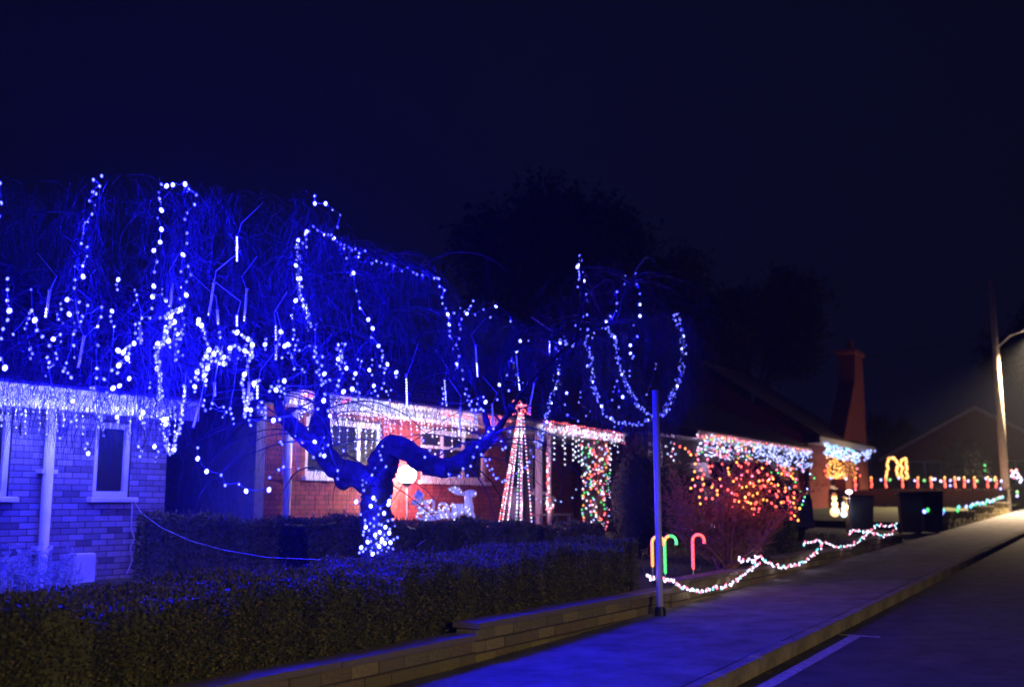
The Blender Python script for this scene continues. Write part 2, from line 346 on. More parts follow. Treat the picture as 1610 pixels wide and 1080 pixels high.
# ------------------------------------------------------------------ houses
unit = lambda m, c=.03: MB().bevbox(-.5, .5, -.5, .5, -.5, .5, c).mesh('brick', m)
brickm = {'brick': [unit(m) for m in M['brick']], 'pale': [unit(m) for m in M['pale']]}
def brick_wall(par, x0, x1, z0, z1, y, thick=.2, ops=(), kind='brick', single=0, bl=.225, bh=.075, axis='x', order=1, vis=None):
    """a wall whose outer face looks to -y; bricks stand 6 mm proud of recessed mortar"""
    core = MB(); xsx = sorted(set([x0, x1] + [v for o in ops for v in o[:2]]))
    for a, b_ in zip(xsx, xsx[1:]):
        zs = [z0]
        for o in sorted(ops, key=lambda o: o[2]):
            if o[0] <= a + 1e-6 and o[1] >= b_ - 1e-6: zs += [o[2], o[3]]
        zs.append(z1)
        for c, d in zip(zs[::2], zs[1::2]):
            if d > c + 1e-4: core.box(a, b_, y + .006, y + thick, c, d)
    core.build('wall', M['mortar'], par)
    if not kind: return
    cells = []; row = 0; z = z0
    v0, v1 = vis or (z0, z1)
    while z < z1 - .02:
        x = x0 - (bl / 2 if row % 2 else 0)
        while x < x1:
            a, b_ = max(x, x0), min(x + bl, x1); zt = min(z + bh, z1)
            for o in ops:
                if zt > o[2] + .01 and z < o[3] - .01:
                    if a < o[1] and b_ > o[0]:
                        if a < o[0] - .04: b_ = min(b_, o[0])
                        elif b_ > o[1] + .04: a = max(a, o[1])
                        else: a = b_
            if b_ - a > .03: cells.append((a, b_, z, zt, z >= v0 and z < v1))
            x += bl
        z += bh; row += 1
    cells.sort(key=lambda c: (not c[4], -c[0] * order)); st = [MB() for _ in range(4)]
    for i, (a, b_, c, d, _) in enumerate(cells):
        mi = R.choice((0, 0, 0, 1, 1, 2, 2, 3)); yy = y + R.uniform(-.003, .003)
        if i < single: inst('brick', brickm[kind][mi], par, ((a + b_) / 2, yy + .05, (c + d) / 2), (0, 0, 0), (b_ - a - .011, .1, d - c - .011))
        else: st[0].box(a + .005, b_ - .005, yy, yy + .02, c + .005, d - .005, mi)
    if st[0].v: tag(st[0].build('brickwork', M[kind], par), kind='stuff')
def window(par, x0, x1, z0, z1, y, mull=(), trans=None, fr=.06, sill=True, curtain=True, lit=None):
    f = MB(); d0, d1 = y + .03, y + .1
    f.box(x0, x0 + fr, d0, d1, z0, z1).box(x1 - fr, x1, d0, d1, z0, z1).box(x0 + fr, x1 - fr, d0, d1, z0, z0 + fr).box(x0 + fr, x1 - fr, d0, d1, z1 - fr, z1)
    for m_ in mull: f.box(m_ - fr * .45, m_ + fr * .45, d0 + .004, d1 - .004, z0 + fr, z1 - fr)
    w = f.build('window', M['white'], par)
    edges = [x0 + fr] + list(mull) + [x1 - fr]
    for a, b_ in zip(edges, edges[1:]):
        zz = [z0 + fr, z1 - fr]
        if trans: zz.insert(1, trans)
        for c, d in zip(zz, zz[1:]):
            MB().box(a + .012, b_ - .012, y + .06, y + .068, c + .012, d - .012).build('pane', M['glass'], w)
        if trans: MB().box(a + fr * .45 + .002, b_ - fr * .45 - .002, d0 + .008, d1 - .008, trans - .025, trans + .025).build('transom', M['white'], w)
    if sill: MB().bevbox(x0 - .08, x1 + .08, y - .09, y + .028, z0 - .07, z0 - .003, .01).build('sill', M['white'], w)
    if curtain:
        c = MB(); n = int((x1 - x0) / .03)
        for i in range(n + 1):
            xx = x0 + .02 + (x1 - x0 - .04) * i / n; yy = y + .16 + .02 * math.sin(i * 1.3) + R.uniform(-.004, .004)
            c.v += [(xx, yy, z0 + .02), (xx, yy, z1 - .02)]
        for i in range(n): c.f.append((2 * i, 2 * i + 2, 2 * i + 3, 2 * i + 1)); c.m.append(0)
        c.build('curtain', lit or M['curtain'], w, smooth=True)
    MB().box(x0 - .05, x1 + .05, y + .3, y + .32, z0 - .05, z1 + .05).build('room_dark_sheet', M['dark'], w)  # flat dark sheet, its colour standing in for the unlit room
    return w
def roof(par, x0, x1, ye, ze, yr, zr, both=True, row=.32, hipl=0, hipr=0):
    r = MB(); L_ = math.hypot(yr - ye, zr - ze); n = int(L_ / row); st = .028
    for side in ((1, -1) if both else (1,)):
        for i in range(n):
            t0, t1 = i / n, (i + 1) / n
            def yz(t, o):
                y = ye + (yr - ye) * t; z = ze + (zr - ze) * t
                if side < 0: y = 2 * yr - y
                return y, z + o
            a0, a1 = x0 + hipl * t0, x1 - hipr * t0; b0, b1 = x0 + hipl * t1, x1 - hipr * t1
            p0, p1 = yz(t0, st), yz(t1, .004); q0 = yz(t0, 0)
            r.add([(a0, p0[0], p0[1]), (a1, p0[0], p0[1]), (b1, p1[0], p1[1]), (b0, p1[0], p1[1]), (a0, q0[0], q0[1]), (a1, q0[0], q0[1])], [(0, 1, 2, 3), (4, 5, 1, 0)] if side > 0 else [(3, 2, 1, 0), (0, 1, 5, 4)])
    o = r.build('roof', M['tile'], par)
    rd = MB().tube([(x0 + hipl, yr, zr + .02), (x1 - hipr, yr, zr + .02)], .09, 8); rd.build('ridge_tiles', M['tile'], o)
    return o
def gable(par, x, y0, y1, z0, ze, zr, th, kind='brick'):
    ym = (y0 + y1) / 2; b = MB()
    prof = [(y0, z0), (y1, z0), (y1, ze), (ym, zr), (y0, ze)]
    b.add([(x, p[0], p[1]) for p in prof] + [(x - th, p[0], p[1]) for p in prof], [(0, 1, 2, 3, 4), (9, 8, 7, 6, 5)] + [(i, i + 5, (i + 1) % 5 + 5, (i + 1) % 5) for i in range(5)])
    return b.build('gable_wall', M[kind][0] if isinstance(M[kind], list) else M[kind], par)
def LX(px, p, s0): return SP(onp(px, 700, p))[0] - s0

# --- first bungalow, washed in blue
Z1 = .60
h1 = empty('bungalow', W(9.75, 11.3, Z1), ROT, 'brick bungalow washed in blue light with pale drainpipe and fascia', 'house')
zt = 2.72 - Z1
wx = (LX(150, 11.3, 9.75), LX(207, 11.3, 9.75))
wz = (1.68 - Z1, 2.62 - Z1)
wl0 = (LX(-60, 11.3, 9.75), LX(18, 11.3, 9.75))
brick_wall(h1, -5.5, 0, -.2, zt, 0, .22, [(wx[0], wx[1], wz[0], wz[1]), (wl0[0], wl0[1], wz[0], wz[1])], 'pale', 300, order=1, vis=(.02, 1.75))
window(h1, wx[0], wx[1], wz[0], wz[1], 0, fr=.07, curtain=False)
window(h1, wl0[0], wl0[1], wz[0], wz[1], 0, mull=[(wl0[0] + wl0[1]) / 2], fr=.07)
gable(h1, -.003, .23, 8.0, -.2, 2.45, 4.5, .2, 'pale')
MB().box(-5.6, .12, -.42, .3, zt, zt + .02).build('soffit', M['white'], h1)
MB().bevbox(-5.6, .12, -.45, -.421, zt - .03, zt + .25, .004).build('fascia', M['white'], h1)
gt = MB(); gt.tube([(-5.6, -.5, zt + .21), (.12, -.5, zt + .21)], .05, 8); gt.build('gutter', M['white'], h1)
roof(h1, -6, .16, -.47, zt + .27, 4.1, 4.75)
xp = LX(80, 11.2, 9.75)
dp = MB(); dp.tube([(xp, -.08, zt - .003), (xp, -.08, .05), (xp, -.16, -.02)], .062, 10)
dpo = dp.build('drainpipe', M['white'], h1, smooth=True)
for zz in (.45, 1.35): MB().bevbox(xp - .11, xp + .11, -.115, -.002, zz, zz + .05, .004).build('pipe_clip', M['white'], dpo)
xm = (LX(124, 11.2, 9.75), LX(158, 11.2, 9.75))
mb_ = MB().bevbox(xm[0], xm[1], -.14, -.004, -.02, .40, .02).build('meter_box', M['panel'], h1)
MB().bevbox(xm[0] + .03, xm[1] - .03, -.15, -.1405, .02, .36, .004).build('lid', M['panel'], mb_)

# --- second bungalow: red brick, bay windows, porch with a lit corner pillar
S2, P2, Z2 = 11.6, 11.3, .95
h2 = empty('bungalow', W(S2, P2, Z2), ROT, 'red brick bungalow with white windows and a porch strung with lights', 'house')
z2 = 3.08 - Z2; sl = 2.02 - Z2
w1 = (LX(481, 11.3, S2), LX(600, 11.3, S2)); w2 = (LX(662, 11.3, S2), LX(764, 11.3, S2))
xd = LX(788, 11.3, S2); xe = LX(850, 11.3, S2)
brick_wall(h2, 0, xd, -.2, z2, 0, .22, [(w1[0], w1[1], sl, z2 - .12), (w2[0], w2[1], sl, z2 - .12)], 'brick', 300, order=-1, vis=(.45, 2.2))
window(h2, w1[0], w1[1], sl, z2 - .12, 0, mull=[w1[0] + (w1[1] - w1[0]) * .3, w1[0] + (w1[1] - w1[0]) * .7], fr=.085)
window(h2, w2[0], w2[1], sl, z2 - .12, 0, mull=[w2[0] + (w2[1] - w2[0]) * .33, w2[0] + (w2[1] - w2[0]) * .66], trans=sl + .62, fr=.08)
# entrance with glazed door and side lights
dr = MB().bevbox(xd + .25, xd + 1.1, .18, .23, 0, 2.0, .006).build('door', M['door'], h2)
MB().box(xd + .35, xd + 1.0, .17, .179, 1.0, 1.85).build('pane', M['glass'], dr)
MB().box(xd + .35, xd + .98, .165, .179, .15, .85).build('lower_panel', M['white'], dr)
MB().tube([(xd + 1.04, .1, .95), (xd + 1.04, .1, 1.08)], .012, 6).build('handle', M['chrome'], dr)
brick_wall(h2, xd + .004, xd + .2, -.2, z2, 0, .22, [], 'brick', 0)
brick_wall(h2, xd + 1.16, xe, -.2, z2, 0, .22, [(xd + 1.3, xd + 1.75, .9, z2 - .15)], 'pale', 0)
window(h2, xd + 1.3, xd + 1.75, .9, z2 - .15, 0, fr=.06)
MB().box(xd + .2, xd + 1.16, .24, .4, -.2, z2).build('door_surround', M['white'], h2)
# porch recess
XE = LX(982, 10.8, S2); xq = LX(900, 12.6, S2)
MB().box(xe, xe + .1, .004, 1.3, -.2, z2).build('side_wall', M['pale'][0], h2)
brick_wall(h2, xe + .1, xq, -.2, z2, 1.3, .2, [], 'brick', 0)
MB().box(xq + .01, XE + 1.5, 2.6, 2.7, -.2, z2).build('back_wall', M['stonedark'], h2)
MB().box(xe, XE, -.1, 2.6, -.2, -.02).build('porch_floor', M['pave'], h2)
MB().box(-.15, XE, -.48, 2.6, z2, z2 + .02).build('soffit', M['white'], h2)
MB().bevbox(-.15, XE, -.51, -.481, z2 - .02, z2 + .22, .004).build('fascia', M['white'], h2)
MB().bevbox(XE, XE + .03, -.51, 2.6, z2 - .02, z2 + .22, .004).build('end_board', M['white'], h2)
MB().tube([(-.15, -.56, z2 + .19), (XE, -.56, z2 + .19)], .05, 8).build('gutter', M['white'], h2)
roof(h2, -.3, XE + .05, -.53, z2 + .24, 4.2, 4.4)
gable(h2, 0, .0, 8.4, -.2, 2.3, 4.2, .2, 'pale')
xpl = LX(943, 10.95, S2)
brick_wall(h2, xpl - .3, xpl + .3, -.2, z2, -.42, .4, [], 'brick', 0)
xp = LX(455, 11.2, S2)
dp = MB(); dp.tube([(xp, -.5, z2 + .2), (xp, -.42, z2), (xp, -.1, z2 - .2), (xp, -.08, z2 - .35), (xp, -.08, -.1)], .06, 8); dpo = dp.build('drainpipe', M['white'], h2, smooth=True)
MB().bevbox(xp - .14, xp + .1, -.12, -.002, .22, .26, .004).build('pipe_clip', M['white'], dpo)
xp = LX(846, 11.2, S2)
MB().bevbox(xp - .06, xp + .06, -.16, -.06, -.1, z2, .01).build('porch_post', M['white'], h2)
xp = LX(863, 11.0, S2)
MB().tube([(xp, -.3, z2), (xp, -.3, -.1)], .05, 8).build('porch_post', M['white'], h2)

# --- third bungalow behind the red twiggy shrub
S3, Z3 = 28.4, 1.15
h3 = empty('bungalow', W(S3, 11.3, Z3), ROT, 'dark bungalow with multicoloured icicle lights, behind the red shrub', 'house')
z3 = 3.42 - Z3; L3 = 40.1 - S3
ww = [(LX(1104, 11.3, S3), LX(1180, 11.3, S3)), (LX(1196, 11.3, S3), LX(1240, 11.3, S3))]
brick_wall(h3, -3.2, L3, -.3, z3, 0, .22, [(-2.6, -1.5, .9, z3 - .2)] + [(a, b_, .8, z3 - .1) for a, b_ in ww], None)
MB().box(-3.2, L3, .001, .0055, -.3, .75).build('rendered_base', M['brick'][1], h3)
for a, b_ in ww: window(h3, a, b_, .8, z3 - .1, 0, mull=[a + (b_ - a) / 3, a + (b_ - a) * 2 / 3], fr=.08)
window(h3, -2.6, -1.5, .9, z3 - .2, 0, fr=.1)
MB().box(-3.4, L3 + .1, -.48, .3, z3, z3 + .02).build('soffit', M['white'], h3)
MB().bevbox(-.1, L3 + .1, -.51, -.481, z3 - .02, z3 + .24, .004).build('fascia', M['white'], h3)
roof(h3, -3.4, L3 + .1, -.53, z3 + .26, 4.2, 4.9 - .15, hipl=0, hipr=0)
gable(h3, L3, .23, 8.2, -.3, 2.6, 4.7, .2)
gable(h3, -3.2, .0, 8.2, -.3, 2.6, 4.7, .2)
MB().bevbox(-2.05, -1.2, 3.7, 4.6, 4.3, 5.3, .03).build('chimney', M['brick'][1], h3)
# --- fourth house with a tapering chimney breast
S4, Z4 = 41.6, 1.35
h4 = empty('bungalow', W(S4, 11.3, Z4), ROT, 'distant brick house with tall tapering chimney breast and icy white eaves lights', 'house')
z4 = 3.95 - Z4
wa = (LX(1303, 11.3, S4), LX(1328, 11.3, S4))
brick_wall(h4, 0, 9.6, -.3, z4, 0, .22, [(wa[0], wa[1], .9, z4 - .3)], None)
MB().box(0, wa[0], .0005, .0055, -.3, z4).build('brick_facing', M['brick'][3], h4); MB().box(wa[1], 9.6, .0005, .0055, -.3, z4).build('brick_facing', M['brick'][3], h4)
window(h4, wa[0], wa[1], .9, z4 - .3, 0, mull=[(wa[0] + wa[1]) / 2], fr=.08)
MB().box(-.1, 9.7, -.48, .3, z4, z4 + .02).build('soffit', M['white'], h4)
MB().bevbox(-.1, 9.7, -.51, -.481, z4 - .02, z4 + .26, .004).build('fascia', M['white'], h4)
roof(h4, -.1, 7.2, -.53, z4 + .28, 4.3, 6.1)
gable(h4, 9.6, .23, 8.2, -.3, 2.9, 5.7, .2); gable(h4, .2, .23, 8.2, -.3, 2.9, 5.7, .2)
xa, xb, xc = LX(1326, 10.9, S4), LX(1362, 10.9, S4), LX(1340, 10.9, S4)
xc2 = LX(1346, 10.9, S4) + .55
cb = MB(); T0, T1, T2 = z4 + .3, 5.7, 7.0
rings = [(xa, xb, -.3), (xa, xb, T0), (xc2 - .3, xb, T1), (xc2, xb, T2)]
for a, b_, z in rings: cb.v += [(a, -.42, z), (b_, -.42, z), (b_, .3, z), (a, .3, z)]
for i in range(3):
    for kk in range(4): a = 4 * i + kk; b_ = 4 * i + (kk + 1) % 4; cb.f.append((a, b_, b_ + 4, a + 4)); cb.m.append(0)
cb.f.append((12, 13, 14, 15)); cb.m.append(0)
ch = cb.build('chimney', M['brick'][3], h4)
MB().bevbox(xc2 - .35, xb + .12, -.52, .4, T2, T2 + .22, .03).build('chimney_cap', M['brick'][3], ch)
MB().tube([((xc2 + xb) / 2, -.06, T2 + .22), ((xc2 + xb) / 2, -.06, T2 + .75)], [.16, .13], 10).build('chimney_pot', M['brick'][2], ch)
# --- gable fronted house across the bend
c5 = at(1543, 800, 62); Z5 = 1.2
h5 = empty('gabled_house', (c5.x, 62, Z5), math.radians(-14), 'dark gable fronted house at the bend with pale sloping verge boards', 'house')
ap = 7.35 - Z5; ev = 4.5 - Z5; hw = 5.2
b = MB(); prof = [(-hw, -.2), (hw, -.2), (hw, ev), (0, ap), (-hw, ev)]
b.add([(x, 0, z) for x, z in prof] + [(x, 9, z) for x, z in prof], [(0, 1, 2, 3, 4), (9, 8, 7, 6, 5)] + [(i, i + 5, (i + 1) % 5 + 5, (i + 1) % 5) for i in range(5)])
b.build('wall', M['brick'][1], h5)
for sx in (-1, 1):
    o = MB(); e = Vector((sx * (hw + .35), 0, ev - .2)); a = Vector((0, 0, ap + .02)); dn = Vector((0, 0, -.24))
    o.add([e + Vector((0, -.12, 0)), a + Vector((0, -.12, 0)), a + Vector((0, -.12, 0)) + dn, e + Vector((0, -.12, 0)) + dn, e + Vector((0, -.03, 0)), a + Vector((0, -.03, 0)), a + Vector((0, -.03, 0)) + dn, e + Vector((0, -.03, 0)) + dn], [(0, 1, 2, 3), (7, 6, 5, 4), (0, 4, 5, 1), (3, 2, 6, 7), (0, 3, 7, 4)])
    o.build('verge_board', M['white'], h5)
    q = MB(); q.add([e + Vector((0, -.14, .02)), a + Vector((0, -.14, .05)), a + Vector((0, 9.2, .05)), e + Vector((0, 9.2, .02)), e + Vector((0, -.14, -.04)), a + Vector((0, -.14, -.01)), a + Vector((0, 9.2, -.01)), e + Vector((0, 9.2, -.04))], [(0, 1, 2, 3), (7, 6, 5, 4), (0, 4, 5, 1), (3, 2, 6, 7), (0, 3, 7, 4)]); q.build('roof', M['tile'], h5)
window(h5, -3.9, -1.3, 1.4, 2.9, -.13, mull=[-3.0, -2.1], fr=.09)
window(h5, 1.2, 3.6, 1.4, 2.9, -.13, mull=[2.0, 2.8], fr=.09)
# dark fence/wall running across the view under the row of candles
fa, fb = at(1256, 768, 44.0), at(1592, 768, 44.0); zf = 2.18
fw = empty('garden_fence', (fa.x, 44.0, 1.0), 0, 'long dark timber fence carrying the row of red candle lights', 'fence'); Lf = fb.x - fa.x
bd = MB().bevbox(-.075, .075, -.012, .012, 0, zf - 1.05, .004).mesh('board', M['stonedark'])
n = int(Lf / .16)
for i in range(n): inst('board', bd, fw, (i * .16, R.uniform(-.004, .004), R.uniform(-.01, .01)))
for zz in (.25, .95): MB().box(0, Lf, .02, .06, zz, zz + .08).build('rail', M['stonedark'], fw)
MB().bevbox(-.05, Lf, -.05, .07, zf - 1.03, zf - 1.0, .004).build('top_rail', M['stonedark'], fw)
for i in range(0, n, 12): MB().box(i * .16 - .05, i * .16 + .05, .062, .16, -.1, zf - 1.04).build('post', M['stonedark'], fw)

# ------------------------------------------------------------------ background trees (bare winter crowns, almost black)
def dark_tree(label, cx, cy, Y, rx, ry, basey, n=900, group=None, rx2=None):
    """crown ellipse centre/size in metres about the point seen at cx, cy"""
    c = at(cx, cy, Y); g_ = 1.0 if Y > 30 else .6; t = empty('tree', (c.x, c.y, g_), 0, label, 'tree', group)
    tr = MB(); hc = c.z - g_
    tr.tube([(0, 0, -.2), (.1, 0, hc * .3), (-.1, .1, hc * .6), (.1, 0, hc)], [.38, .3, .22, .1], 8); tr.build('trunk', M['bark'], t, smooth=True)
    cr = MB()
    lumps = []
    for _ in range(16):
        a = R.uniform(0, 6.28); q = R.uniform(.2, .8); el = R.uniform(-.6, 1)
        lumps.append((Vector((rx * q * math.cos(a), rx * q * math.sin(a), hc + ry * .7 * el)), R.uniform(.28, .42) * min(rx, ry)))
    for L_, lr in lumps:
        cr.tube([(0, 0, hc * .5), (L_.x * .5, L_.y * .5, (hc * .6 + L_.z) / 2), L_], [.12, .08, .03], 5)
        for _ in range(n // 16):
            d = Vector((R.gauss(0, 1), R.gauss(0, 1), R.gauss(0, 1))).normalized(); p0 = L_ + d * lr * R.uniform(.2, .8); p1 = L_ + d * lr * R.uniform(1.0, 1.5) + Vector((0, 0, R.uniform(-.2, .4)))
            cr.tube([p0, (p0 + p1) / 2 + Vector((R.uniform(-.1, .1), R.uniform(-.1, .1), 0)), p1], [.03, .02, .01], 3, 0, False)
            for k in range(9): cr.leaf(p0 + (p1 - p0) * R.random() + Vector((R.uniform(-.2, .2), R.uniform(-.2, .2), R.uniform(-.2, .2))), (R.uniform(-1, 1), R.uniform(-1, 1), R.uniform(-1, 1)), R.uniform(.03, .09), R.uniform(.15, .4), 1)
    cr.build('crown', [M['bark'], M['farleaf']], t)
    return t
dark_tree('broad domed dark tree showing above the porch bungalow roof', 870, 440, 36, 4.2, 3.2, 0, 2200)
dark_tree('dark spreading tree behind the icicle lit bungalow, left of the brick chimney', 1175, 540, 58, 5.6, 3.9, 0, 1800)
dark_tree('lower dark tree between the domed tree and the chimney tree', 1040, 520, 48, 4.0, 3.4, 0, 1300)
dark_tree('small dark tree between the brick chimney and the gabled house', 1408, 700, 66, 2.4, 1.9, 0, 500)
dark_tree('round dark garden tree in front of the gabled house', 1522, 735, 50, 1.15, .9, 0, 400)
dark_tree('dark tree at the edge of the picture beyond the lamp pole', 1625, 560, 70, 3.6, 4.4, 0, 900)

# ------------------------------------------------------------------ weeping tree with the blue lights
tb = at(597, 868, 11.0); tz = G(SP(tb)[0]) + .3
wt = empty('weeping_tree', (tb.x, tb.y, tz), 0, 'large bare weeping tree wrapped and hung with blue string lights', 'tree'); TB = Vector((tb.x, tb.y, tz))
def V(px, py, Y): return at(px, py, Y) - TB
trk = MB()
def limb(mb, pts, n=10):
    P_ = [V(*q[:3]) for q in pts]; rr = [q[3] for q in pts]; P2_, r2 = [], []
    for i in range(len(P_) - 1):      # catmull-rom with a little knobble
        a, b_, c, d = P_[max(i - 1, 0)], P_[i], P_[i + 1], P_[min(i + 2, len(P_) - 1)]
        for k in range(8):
            t = k / 8; P2_.append(.5 * ((2 * b_) + (c - a) * t + (2 * a - 5 * b_ + 4 * c - d) * t * t + (3 * b_ - a - 3 * c + d) * t ** 3)); r2.append((rr[i] + (rr[i + 1] - rr[i]) * t) * R.uniform(.93, 1.09))
    P2_.append(P_[-1]); r2.append(rr[-1]); mb.tube(P2_, r2, n); return P2_
limbs = []
def rough_bark(mb, k=1.0):
    from mathutils import noise
    for i, v in enumerate(mb.v):
        p = Vector(v); f = noise.noise(p * Vector((9, 9, 3.5)) if False else Vector((p.x * 11, p.y * 11, p.z * 4))) * .035 + noise.noise(p * 26) * .014
        mb.v[i] = tuple(p + Vector((noise.noise(p * 7 + Vector((5, 0, 0))), noise.noise(p * 7 + Vector((0, 9, 0))), 0)) * .03 * k + Vector((f, f * .6, 0)) * k)
limb(trk, [(597, 930, 11, .22), (598, 868, 11, .175), (594, 830, 11, .16), (590, 790, 11, .15), (594, 755, 11, .165), (606, 722, 11, .15), (610, 702, 11, .11)], 14)
rough_bark(trk); trk.build('trunk', M['bark'], wt, smooth=True)
LB = [
 [(592, 770, 11, .14), (560, 745, 10.9, .13), (533, 738, 10.8, .115), (508, 712, 10.7, .10), (478, 686, 10.5, .08), (452, 662, 10.3, .07), (436, 634, 10.2, .045), (440, 600, 10.1, .03), (425, 565, 10.0, .02), (380, 540, 9.9, .012)],
 [(545, 742, 10.9, .14), (538, 756, 10.85, .11), (532, 762, 10.8, .05)],
 [(508, 712, 10.7, .10), (503, 670, 10.8, .09), (506, 620, 10.9, .075), (500, 560, 11, .05), (484, 500, 11.2, .06), (470, 430, 11.4, .04), (490, 352, 11.6, .02)],
 [(602, 728, 11, .13), (614, 700, 10.9, .105), (640, 708, 10.8, .11), (668, 727, 10.8, .105), (705, 735, 10.9, .10), (742, 712, 11.1, .085), (774, 686, 11.3, .058), (796, 655, 11.6, .028), (835, 600, 12.2, .02), (905, 535, 13, .018), (960, 508, 13.6, .022), (1020, 500, 14.0, .03), (1064, 492, 14.2, .02)],
 [(772, 690, 11.3, .035), (758, 640, 11.6, .028), (735, 580, 11.8, .024), (715, 520, 12, .02), (690, 440, 12, .016), (640, 415, 12, .025), (560, 392, 11.8, .02), (500, 362, 11.7, .015)],
 [(436, 634, 10.2, .035), (385, 585, 10.3, .028), (330, 500, 10.6, .028), (300, 430, 10.8, .02), (296, 370, 11, .02), (288, 300, 11, .01)],
 [(385, 585, 10.3, .022), (290, 570, 10.1, .018), (205, 520, 9.9, .016), (140, 430, 10.2, .014), (146, 350, 10.5, .012), (150, 300, 10.6, .008)],
 [(500, 560, 11, .05), (430, 520, 10.8, .04), (400, 440, 10.8, .03), (372, 365, 10.8, .02)],
 [(506, 620, 10.9, .06), (560, 570, 11.2, .05), (600, 500, 11.5, .04), (590, 440, 11.6, .03), (552, 425, 11.6, .02)],
 [(796, 655, 11.6, .022), (790, 580, 12, .018), (812, 520, 12.2, .03), (800, 492, 12.3, .02)],
 [(905, 535, 13, .035), (915, 470, 13.2, .025), (912, 402, 13.3, .014)],
 [(960, 508, 13.6, .03), (985, 460, 13.6, .02), (1000, 430, 13.6, .012)],
 [(205, 520, 9.9, .012), (120, 520, 9.6, .010), (30, 480, 9.3, .008), (-60, 400, 9.0, .006)],
]
for l in LB:
    m_ = MB(); limbs.append(limb(m_, l, 14)); rough_bark(m_, .5); m_.build('limb', M['bark'], wt, smooth=True)
# boughs: thinner arching branches springing from the limbs
bo = MB(); tips = []
for P_ in limbs:
    for _ in range(max(3, len(P_) // 3)):
        i = R.randrange(len(P_) // 4, int(len(P_) * .85)); q = P_[i].copy(); a = R.uniform(0, 6.28); d = Vector((math.cos(a) * .8, math.sin(a) * .6, R.uniform(.05, .55))).normalized(); pts = [q.copy()]
        for k in range(7):
            q = q + d * R.uniform(.12, .24); d = (d + Vector((R.uniform(-.25, .25), R.uniform(-.2, .2), -.22))).normalized(); pts.append(q.copy())
        bo.tube(pts, [.012 * (1 - k / 9) for k in range(8)], 4, 0, False); tips += pts[2:]
bo.build('boughs', M['bark'], wt)
# weeping twigs, tens of thousands of fine pieces: nobody could count them
tops = [(-120, 290), (0, 285), (160, 268), (300, 282), (420, 305), (500, 300), (560, 370), (620, 400), (700, 438), (760, 470), (830, 510), (870, 455), (910, 402), (1000, 425), (1060, 482), (1100, 530)]
bots = [(-120, 640), (0, 680), (120, 700), (240, 690), (300, 640), (330, 590), (430, 600), (450, 690), (520, 700), (600, 690), (660, 670), (740, 640), (800, 600), (860, 620), (930, 640), (1000, 690), (1060, 680), (1100, 620)]
def interp(tab, x):
    for (a, b_), (c, d) in zip(tab, tab[1:]):
        if a <= x <= c: return b_ + (d - b_) * (x - a) / (c - a)
    return tab[-1][1]
def depth(x, spread=1.4):
    base = 10.0 if x < 350 else (10.0 + (x - 350) / 350 if x < 700 else 11.0 + (x - 700) / 130)
    return min(base, 14.0) + R.uniform(-spread, spread)
tw = MB()
def twig(q, ln, sway=None, r=.0016):
    pts = [q.copy()]; k = 5; d = Vector((R.uniform(-1, 1), R.uniform(-1, 1), R.uniform(-.5, .6))); pull = .22 if sway else .6; r *= R.choice((.7, 1, 1, 1.5))
    for i in range(k):
        d = (d * .62 + Vector((R.uniform(-.3, .3), R.uniform(-.3, .3), -pull))); q = q + d.normalized() * ln / k; pts.append(q.copy())
    tw.tube(pts, [r, r * .9, r * .8, r * .7, r * .55, r * .4], 3, 0, False)
    if sway:
        b_ = pts[2]; tw.tube([b_, b_ + (pts[3] - b_) * .6 + Vector((R.uniform(-.1, .1), R.uniform(-.1, .1), -.03)), b_ + Vector((R.uniform(-.22, .22), R.uniform(-.2, .2), -ln * .3))], [r * .8, r * .6, r * .4], 3, 0, False)
    return pts
from mathutils import noise as _nz
def noise3(v): return _nz.noise(v)
def dens(x, y):
    if 300 < x < 450 and y > 600: return .08
    if y > 590 and 560 < x < 800: return .35
    return 1
cnt = 0
while cnt < 6500:
    x = R.uniform(-120, 1105); y0, y1 = interp(tops, x), interp(bots, x)
    y = y0 + (y1 - y0) * R.random() ** 1.15
    if R.random() > dens(x, y) or y > y1 - 20: continue
    Y = depth(x, 1.0) - (.7 if x < 700 else 0); q = V(x, y, Y); ln = R.uniform(.25, .95)
    ln = min(ln, (y1 + 15 - y) / 1640 * Y); 
    if ln < .1: continue
    cl = noise3(q * 1.7) + .6 * noise3(q * 4.1)
    if cl < R.uniform(-.25, .35): cnt += .34; continue
    twig(q, ln, R.random() < .45); cnt += 1
for _ in range(1600): twig(R.choice(tips).copy() + Vector((R.uniform(-.1, .1), R.uniform(-.1, .1), 0)), R.uniform(.3, .9))
for _ in range(750):        # thick curtain over the fascia and round the drapes
    x = R.choice((R.uniform(-60, 290), R.uniform(20, 290), R.uniform(450, 760), R.uniform(860, 1100))); y = R.uniform(560, 650); twig(V(x, y, depth(x, .5)), R.uniform(.3, .8))
def near(path, n_, Y, jit=14, ln=(.15, .55)):
    pts = along(path, 1.0)
    for _ in range(n_):
        x, y = R.choice(pts); twig(V(x + R.gauss(0, jit * .6), y + R.gauss(0, jit * .5), fwd(Y) + R.uniform(-.25, .25)), R.uniform(*ln), r=.0021)

